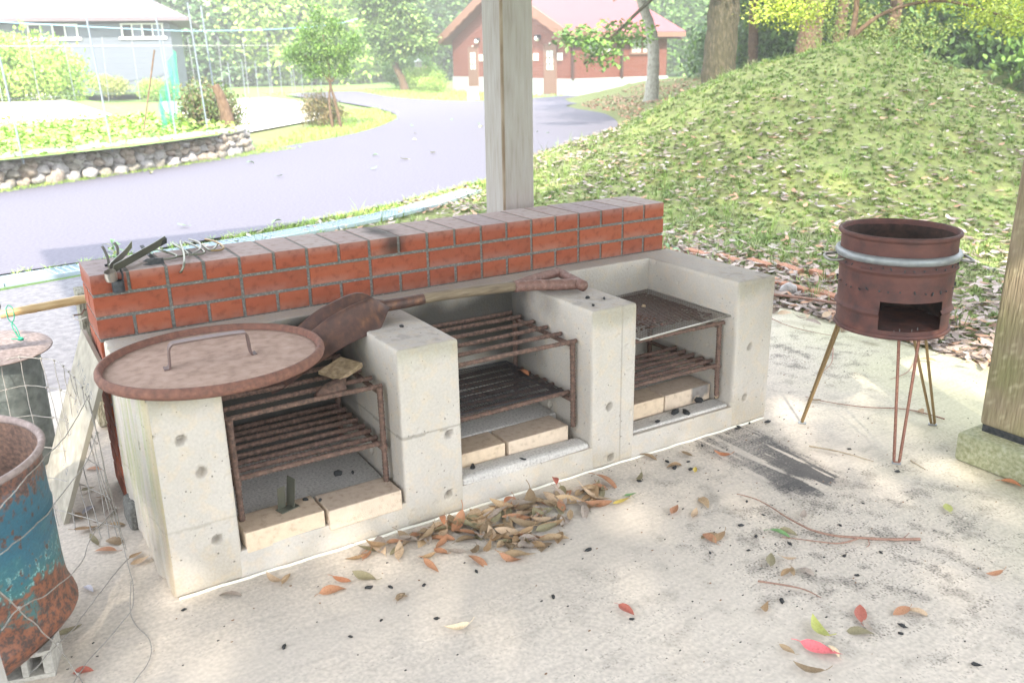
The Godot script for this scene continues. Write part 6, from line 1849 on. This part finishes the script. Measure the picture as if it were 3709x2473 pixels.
	for row in 3:
		var i := 0
		var u := rng.randf() * 0.2
		while u < wl.size() - 1.01:
			var k := int(u)
			var p: Vector3 = wl[k].lerp(wl[k + 1], u - k)
			var d: Vector3 = (wl[k + 1] - wl[k]).normalized()
			var sz: float = rng.randf_range(0.17, 0.30) * [0.9, 0.75, 0.7][row]
			var seglen: float = wl[k].distance_to(wl[k + 1])
			var nrm := Vector3(-d.z, 0, d.x)
			if nrm.z < 0:
				nrm = -nrm
			var y: float = [0.05, 0.155, 0.25][row] + rng.randf_range(-0.02, 0.02)
			part("stone", lump(Vector3(sz, sz * rng.randf_range(0.6, 0.85), 0.22), rng.randf() * 50.0, 0.55, 7, 9), M["field_stone_%d" % (rng.randi() % 3)], t, p + nrm * (0.12 - 0.035 * row + rng.randf_range(-0.02, 0.03)) - Vector3(1.6, 0, -9.6) + Vector3(0, y, 0), Vector3(0, atan2(-d.z, d.x), rng.randf_range(-0.2, 0.2)))
			u += sz * 0.92 / seglen
	for q in [[0.25, -8.95, 0.22], [0.75, -9.2, 0.26], [1.0, -9.42, 0.18], [0.1, -8.75, 0.16], [1.9, -9.95, 0.14]]:
		single("field_stone", "pale cobble fallen from the stone wall onto the verge", "stone", lump(Vector3(q[2], q[2] * 0.6, q[2] * 0.8), q[0] * 9.0, 0.2), M.field_stone_0, Vector3(q[0], q[2] * 0.2, q[1]), Vector3.ZERO, "cobbles fallen before the stone wall")
	# pipe posts and wires of the garden fence
	t = thing("garden_fence", "garden fence of thin steel pipes and wires standing on the stone wall", "fence", Vector3(1.5, 0.28, -9.0))
	var posts := [v3(-0.8, 0.28, -8.2), v3(0.33, 0.28, -8.75), v3(1.37, 0.28, -9.45), v3(2.33, 0.28, -10.3), v3(2.88, 0.28, -10.8), v3(3.25, 0.28, -11.6)]
	for p in posts:
		part("post", tube([p - t.position, p + v3(-0.04, 1.1, 0.0) - t.position, p + v3(-0.07, 1.85, 0) - t.position], 0.011, 8), M.steel_grey, t)
	for h in [0.7, 1.25]:
		var w := []
		for p in posts:
			w.append(p + v3(-0.04, h, 0) - t.position)
		part("wire", tube(w, 0.0015, 4), M.zinc, t)
	# back rows of stakes
	t = thing("stake_fence", "distant row of slim stakes and strings behind the pale field", "fence", Vector3(0, 0.3, -22))
	for k in 22:
		var p := v3(-9.0 + 0.9 * k, 0.0, -21.5 + 6.0 * absf(sin(k * 0.37)) * 0.3 + 0.16 * k)
		p.z = -20.5 - 0.35 * k
		part("stake", tube([p - v3(0, 0, -22), p - v3(0, 0, -22) + v3(rng.randf_range(-0.08, 0.08), 1.75, 0)], 0.011, 6), M.zinc, t)
	for h in [1.5]:
		part("string", tube([v3(-9.0, h, 1.5), v3(9.9, h, -5.85)], 0.004, 4), M.cream, t)
	t = thing("stake_fence", "row of pale stakes along the grass beyond the road's far bend", "fence", Vector3(11, 0, -32))
	for k in 9:
		var p := v3(-2.6 + 0.75 * k, 0, 1.5 - 0.9 * k)
		part("stake", tube([p, p + v3(0, 1.3, 0)], 0.013, 6), M.steel_grey, t)
	for h in [1.1]:
		part("string", tube([v3(-2.6, h, 1.5), v3(3.4, h, -5.7)], 0.008, 4), M.zinc, t)
	# draped teal net at the fence corner
	var v := PackedVector3Array()
	var idx := PackedInt32Array()
	for i in 13:
		for j in 13:
			var a := i / 12.0
			var b := j / 12.0
			var p := v3(2.2, 0.42, -10.6).lerp(v3(3.05, 0.5, -13.2), a)
			v.append(p + v3(0.05 * sin(i * 1.9), b * (0.35 + 0.65 * a) + 0.06 * sin(a * 9.0), 0.06 * sin(i * 1.3 + j * 0.4)))
	for i in 12:
		for j in 12:
			var a := i * 13 + j
			idx.append_array([a, a + 13, a + 14, a, a + 14, a + 1])
	single("draped_net", "teal netting draped at the corner of the garden fence", "net", commit(v, idx), M.teal_net)
	single("leaning_cane", "thin brown cane leaning inside the garden fence", "cane", tube([v3(1.9, 0.4, -10.3), v3(2.25, 1.5, -10.6)], 0.012, 6), M.bark_brown)
	single("tree_stump", "short leaning brown stump at the end of the stone wall", "stump", trunk_mesh([v3(3.3, 0.3, -11.2), v3(3.26, 0.7, -11.25), v3(3.18, 1.0, -11.3)], 0.11, 0.06), M.bark_brown)
	# overhead lines
	single("overhead_cable", "pale blue cable sagging across the view before the wooded slope", "cable", tube(spline([v3(-8, 3.4, -36), v3(4.5, 2.55, -33), v3(9, 2.45, -34), v3(14, 2.7, -36), v3(17, 3.2, -38)], 5), 0.016, 5), M.wire_blue)
	single("overhead_cable", "higher grey cable across the top left before the wooded slope", "cable", tube(spline([v3(-6, 4.9, -44), v3(6, 4.5, -42), v3(14, 4.7, -42), v3(18, 5.0, -42)], 5), 0.016, 5), M.zinc)
	# signpost and stone
	t = thing("wooden_signpost", "wooden signpost with a small peaked cap beyond the road", "signpost", Vector3(17.9, 0, -34.6))
	part("post", box(Vector3(0.22, 1.15, 0.22)), M.grey_timber, t, Vector3(0, 0.57, 0))
	part("arm", prism([[-0.45, 0], [0.4, 0.08], [0.4, 0.0], [-0.1, -0.14]], 0.2), M.twig, t, Vector3(0.12, 0.88, -0.1), Vector3(0, 0.6, 0))
	part("cap", prism([[-0.16, 0], [0.16, 0], [0.0, 0.12]], 0.32), M.stone_sign, t, Vector3(0, 1.15, -0.16))
	t = thing("stone_marker", "pale wedge shaped stone marker on the grass before the red building", "marker", Vector3(14.05, 0, -22.8))
	part("face", prism([[-0.19, 0], [0.19, 0], [0.16, 0.42], [-0.17, 0.42]], 0.07), M.stone_sign, t, Vector3(0, 0, 0.02), Vector3(-0.12, -0.35, 0))
	part("stand", prism([[-0.15, 0], [0.15, 0], [0.12, 0.36], [-0.12, 0.36]], 0.05), M.plinth, t, Vector3(0.1, 0, -0.18), Vector3(0.25, -0.35, 0))

func boards(parent, name_: String, at: Vector3, along: Vector3, up: float, width_at, m: Material, pitch := 0.11):
	# lapped horizontal boards on a wall; along is the wall's direction, outwards is to its right
	var list := []
	var n := int(up / pitch)
	var d := along.normalized()
	var out := Vector3(0, 1, 0).cross(d).normalized()
	for k in n:
		var y := pitch * k
		var w: Vector2 = width_at.call(y + pitch * 0.5)
		if w.y - w.x < 0.05:
			continue
		var c := d * (w.x + w.y) / 2.0 + Vector3(0, y + pitch / 2, 0) - out * 0.0
		list.append([box(Vector3(w.y - w.x, pitch * 0.98, 0.02)), Transform3D(Basis(d, Vector3(0, 1, 0), d.cross(Vector3(0, 1, 0))) * Basis(Vector3(1, 0, 0), 0.09), c)])
	var o = part(name_, join(list), m, parent, at)
	o.set_meta("kind", "stuff")

func buildings() -> void:
	# the red timber building: gable end towards the road, long side at the right
	var x0 := 18.25
	var z0 := -23.3
	var z1 := -31.9
	var x1 := 22.6
	var zr := -27.6
	var t = thing("timber_building", "red timber building with a scalloped gable and red tiled roof beyond the road", "building", Vector3(x0, 0, z0))
	var ym := 3.95
	part("foundation", box(Vector3(x1 - x0 + 0.1, 0.75, z0 - z1 + 0.1)), M.plinth, t, Vector3((x1 - x0) / 2.0, 0.165, (z1 - z0) / 2.0))
	# walls
	part("wall", prism([[0.0, 0.54], [z0 - z1, 0.54], [z0 - z1, 2.15], [z0 - zr, ym - 0.12], [0.0, 2.15]], 0.12), M.eave_wood, t, Vector3(0.14, 0, 0), Vector3(0, PI / 2, 0))
	part("wall", box(Vector3(x1 - x0, 1.6, 0.12)), M.eave_wood, t, Vector3((x1 - x0) / 2.0, 1.35, -0.09))
	boards(t, "gable_siding", Vector3(-0.012, 0.545, 0), Vector3(0, 0, -1), 3.3, func(y):
		var yy: float = y + 0.545
		var f := clampf((ym - 0.16 - yy) / (ym - 0.16 - 2.15), 0.0, 1.0) if yy > 2.15 else 1.0
		return Vector2((z0 - zr) * (1.0 - f), (z0 - zr) + (zr - z1) * f), M.red_boards)
	boards(t, "side_siding", Vector3(0.0, 0.545, -0.012), Vector3(1, 0, 0), 1.55, func(_y): return Vector2(0.05, x1 - x0), M.red_boards)
	# roof slabs with ribs of tiles
	var eave := 0.45
	var rise := (ym - 2.0) / (z0 + eave - zr)
	for s in 2:
		var ez := (z0 + eave) if s == 0 else (z1 - eave)
		var a := Vector3(0, 2.0, ez - z0)
		var b := Vector3(0, ym, zr - z0)
		var slope := (b - a)
		var list := []
		var n := 26
		for k in n:
			var p := a + slope * (k + 0.5) / n
			list.append([box(Vector3(x1 - x0 + 0.95, 0.05, slope.length() / n * 1.06)), Transform3D(Basis(Vector3(1, 0, 0), (-atan2(slope.y, slope.z) if s == 0 else -atan2(slope.y, slope.z)) + 0.07 * (1 if s == 0 else 1)), p + Vector3((x1 - x0) / 2.0, 0.06, 0))])
		var o = part("roof_tiles", join(list), M.red_tiles, t)
		o.set_meta("kind", "stuff")
		part("fascia", join([[box(Vector3(x1 - x0 + 0.9, 0.16, 0.04)), Transform3D(Basis(), a + Vector3((x1 - x0) / 2.0, -0.02, 0.02 if s == 0 else -0.02))]]), M.barge, t)
		part("soffit", join([[box(Vector3(1, 1, 1)), stick(a + Vector3((x1 - x0) / 2.0, -0.06, 0), b + Vector3((x1 - x0) / 2.0, -0.06, 0), x1 - x0 + 0.85, 0.03)]]), M.eave_wood, t)
		# scalloped bargeboard
		var pts := []
		var len := slope.length()
		var m := 40
		for i in m + 1:
			var u := len * i / m
			pts.append([u, -0.24 - 0.045 * absf(sin(u * 5.2))])
		pts.append([len, 0.06])
		pts.append([0.0, 0.06])
		var dirv := slope.normalized()
		var up := Vector3(1, 0, 0).cross(dirv) if s == 1 else dirv.cross(Vector3(1, 0, 0))
		up = up if up.y > 0 else -up
		var bb := part("bargeboard", prism(pts, 0.05), M.barge, t) as MeshInstance3D
		bb.transform = Transform3D(Basis(dirv, up, dirv.cross(up)), a + Vector3(-0.50 if dirv.cross(up).x > 0 else -0.45, 0.06, 0))
	# doors, lamps, notices on the gable
	for q in [[-24.48, "red brown door nearest the corner"], [-27.3, "red brown door hidden behind the grey post"], [-30.08, "red brown door at the far end"]]:
		var d = part("door", box(Vector3(0.06, 1.66, 0.70)), M.door_wood, t, Vector3(-0.04, 0.83, q[0] - z0))
		part("frame", join([[box(Vector3(0.08, 1.74, 0.05)), Transform3D(Basis(), Vector3(0, 0.02, -0.375))], [box(Vector3(0.08, 1.74, 0.05)), Transform3D(Basis(), Vector3(0, 0.02, 0.375))], [box(Vector3(0.08, 0.05, 0.8)), Transform3D(Basis(), Vector3(0, 0.87, 0))]]), M.door_wood, d)
		part("pane", box(Vector3(0.012, 0.66, 0.40)), M.stone_sign, d, Vector3(-0.034, 0.33, 0))
		part("glazing_bar", join([[box(Vector3(0.02, 0.66, 0.02)), Transform3D()], [box(Vector3(0.02, 0.02, 0.4)), Transform3D(Basis(), Vector3(0, 0.1, 0))], [box(Vector3(0.02, 0.02, 0.4)), Transform3D(Basis(), Vector3(0, -0.12, 0))]]), M.post_wood, d, Vector3(-0.045, 0.33, 0))
		part("number_plate", box(Vector3(0.02, 0.06, 0.12)), M.cream, d, Vector3(-0.03, 0.9, 0))
	for z in [-25.23, -29.64]:
		var l = part("wall_lamp", box(Vector3(0.16, 0.13, 0.2)), M.dark_iron, t, Vector3(-0.09, 1.97, z - z0))
		part("globe", lump(Vector3(0.18, 0.18, 0.22), 0.0, 0.0), M.white_frame, l, Vector3(-0.04, -0.06, 0))
	for z in [-23.9, -25.45, -29.46]:
		part("wall_notice", rbox(Vector3(0.03, 0.25, 0.33), 0.01, 0.1), M.cream, t, Vector3(-0.035, 1.28, z - z0))
	# side windows and dark uprights
	for q in [[18.88, 20.03, 1.37, 1.83], [20.88, 21.9, 1.37, 1.83]]:
		var w: float = q[1] - q[0]
		var f = part("window", join([[box(Vector3(w + 0.12, 0.06, 0.08)), Transform3D(Basis(), Vector3(0, 0.26, 0))], [box(Vector3(w + 0.12, 0.07, 0.1)), Transform3D(Basis(), Vector3(0, -0.26, 0))], [box(Vector3(0.07, 0.46, 0.08)), Transform3D(Basis(), Vector3(-w / 2, 0, 0))], [box(Vector3(0.07, 0.46, 0.08)), Transform3D(Basis(), Vector3(w / 2, 0, 0))], [box(Vector3(0.09, 0.46, 0.08)), Transform3D()]]), M.door_wood, t, Vector3((q[0] + q[1]) / 2 - x0, 1.6, 0.02))
		for s in [-0.25, 0.25]:
			part("pane", box(Vector3(w * 0.42, 0.44, 0.02)), M.stone_sign, f, Vector3(s * w, 0, -0.01))
			part("glazing_bar", join([[box(Vector3(0.022, 0.44, 0.02)), Transform3D()], [box(Vector3(w * 0.42, 0.022, 0.02)), Transform3D()]]), M.door_wood, f, Vector3(s * w, 0, 0.012))
	for x in [18.30, 20.46]:
		part("upright", box(Vector3(0.09, 1.6, 0.09)), M.post_wood, t, Vector3(x - x0, 1.3, 0.05))
	# grey house at the left
	var A := Vector3(7.44, 0.3, -34.72)
	t = thing("grey_house", "pale blue grey house with a broad purplish roof at the upper left", "house", A)
	t.rotation.y = -0.27
	part("wall", box(Vector3(16, 2.5, 7)), M.shed_wall, t, Vector3(-8.0, 1.2, -3.5))
	boards(t, "siding", Vector3(-8.0, 0.0, 0.012), Vector3(1, 0, 0), 2.4, func(_y): return Vector2(-8, 8), M.shed_wall, 0.2)
	# hipped roof
	var R := [Vector3(-17.0, 2.64, 0.75), Vector3(0.75, 2.64, 0.75), Vector3(0.75, 2.64, -8.0), Vector3(-17.0, 2.64, -8.0), Vector3(-13.0, 4.7, -3.5), Vector3(-3.2, 4.7, -3.5)]
	var v := PackedVector3Array(R)
	for p in R.slice(0, 4):
		v.append(p - Vector3(0, 0.12, 0))
	var idx := PackedInt32Array([0, 4, 5, 0, 5, 1, 1, 5, 2, 2, 5, 4, 2, 4, 3, 3, 4, 0, 0, 1, 7, 0, 7, 6, 1, 2, 8, 1, 8, 7, 2, 3, 9, 2, 9, 8, 3, 0, 6, 3, 6, 9, 6, 7, 8, 6, 8, 9])
	part("roof", commit(v, idx, PackedVector2Array(), PackedColorArray(), false), M.shed_roof, t)
	for q in [[-4.12, 1.65], [-1.0, 1.45]]:
		var w := part("window", join([[box(Vector3(q[1] + 0.25, 0.1, 0.14)), Transform3D(Basis(), Vector3(0, -0.27, 0))], [box(Vector3(q[1] + 0.1, 0.05, 0.1)), Transform3D(Basis(), Vector3(0, 0.24, 0))], [box(Vector3(0.06, 0.5, 0.1)), Transform3D(Basis(), Vector3(-q[1] / 2, 0, 0))], [box(Vector3(0.06, 0.5, 0.1)), Transform3D(Basis(), Vector3(q[1] / 2, 0, 0))], [box(Vector3(0.06, 0.5, 0.1)), Transform3D()], [box(Vector3(0.04, 0.5, 0.1)), Transform3D(Basis(), Vector3(-q[1] / 4, 0, 0))], [box(Vector3(0.04, 0.5, 0.1)), Transform3D(Basis(), Vector3(q[1] / 4, 0, 0))]]), M.white_frame, t, Vector3(q[0], 2.19, 0.04)) as MeshInstance3D
		for k in 4:
			part("pane", box(Vector3(q[1] / 4 - 0.05, 0.42, 0.02)), M.dark_room if k % 2 == 0 else M.shed_wall, w, Vector3((k - 1.5) * q[1] / 4, 0, -0.005))

func _ready() -> void:
	# camera
	var cam := Camera3D.new()
	cam.name = "camera"
	add_child(cam)
	cam.position = Vector3(-0.2527, 1.3473, 2.7703)
	cam.rotation = Vector3(-0.3144, -0.5483, -0.0176)
	cam.near = 0.05
	cam.far = 400.0
	var ca := CameraAttributesPhysical.new()
	ca.frustum_focal_length = 30.9
	ca.frustum_focus_distance = 2.75
	ca.frustum_near = 0.05
	ca.frustum_far = 400.0
	ca.exposure_aperture = 5.0
	cam.attributes = ca
	cam.fov = 42.442
	# sky, air and exposure
	var we := WorldEnvironment.new()
	we.name = "environment"
	var env := Environment.new()
	env.background_mode = Environment.BG_SKY
	var sm := ProceduralSkyMaterial.new()
	sm.sky_top_color = lin(0.74, 0.80, 0.92)
	sm.sky_horizon_color = lin(1.0, 0.99, 0.96)
	sm.sky_curve = 0.25
	sm.ground_bottom_color = lin(0.25, 0.27, 0.18)
	sm.ground_horizon_color = lin(0.6, 0.65, 0.6)
	sm.sky_energy_multiplier = 1.2
	var sky := Sky.new()
	sky.sky_material = sm
	env.sky = sky
	env.tonemap_mode = Environment.TONE_MAPPER_LINEAR
	env.tonemap_exposure = 3.75
	env.fog_enabled = true
	env.fog_density = 0.004
	env.fog_light_color = lin(0.95, 0.98, 0.97)
	env.sdfgi_enabled = true
	env.ssao_enabled = true
	env.ssil_enabled = true
	we.environment = env
	add_child(we)
	var sun := DirectionalLight3D.new()
	sun.name = "sun"
	sun.light_energy = 1.05
	sun.light_angular_distance = 0.8
	sun.light_color = Color(1.0, 0.955, 0.88)
	sun.shadow_enabled = true
	add_child(sun)
	sun.look_at_from_position(Vector3(-0.5, 0.87, 1.0), Vector3.ZERO)
	rng.seed = 20240611
	n3.seed = 7
	n3.frequency = 0.01
	n3.fractal_octaves = 3
	var t0 := Time.get_ticks_msec()
	make_materials()
	print("materials ", Time.get_ticks_msec() - t0)
	setting()
	hearth()
	print("hearth ", Time.get_ticks_msec() - t0)
	grates()
	shelter()
	stove()
	lid_and_tools()
	wall_tools()
	left_corner()
	print("objects ", Time.get_ticks_msec() - t0)
	roadside()
	buildings()
	vegetation()
	print("vegetation ", Time.get_ticks_msec() - t0)
	grass_and_litter()
	floor_bits()
	print("all ", Time.get_ticks_msec() - t0)
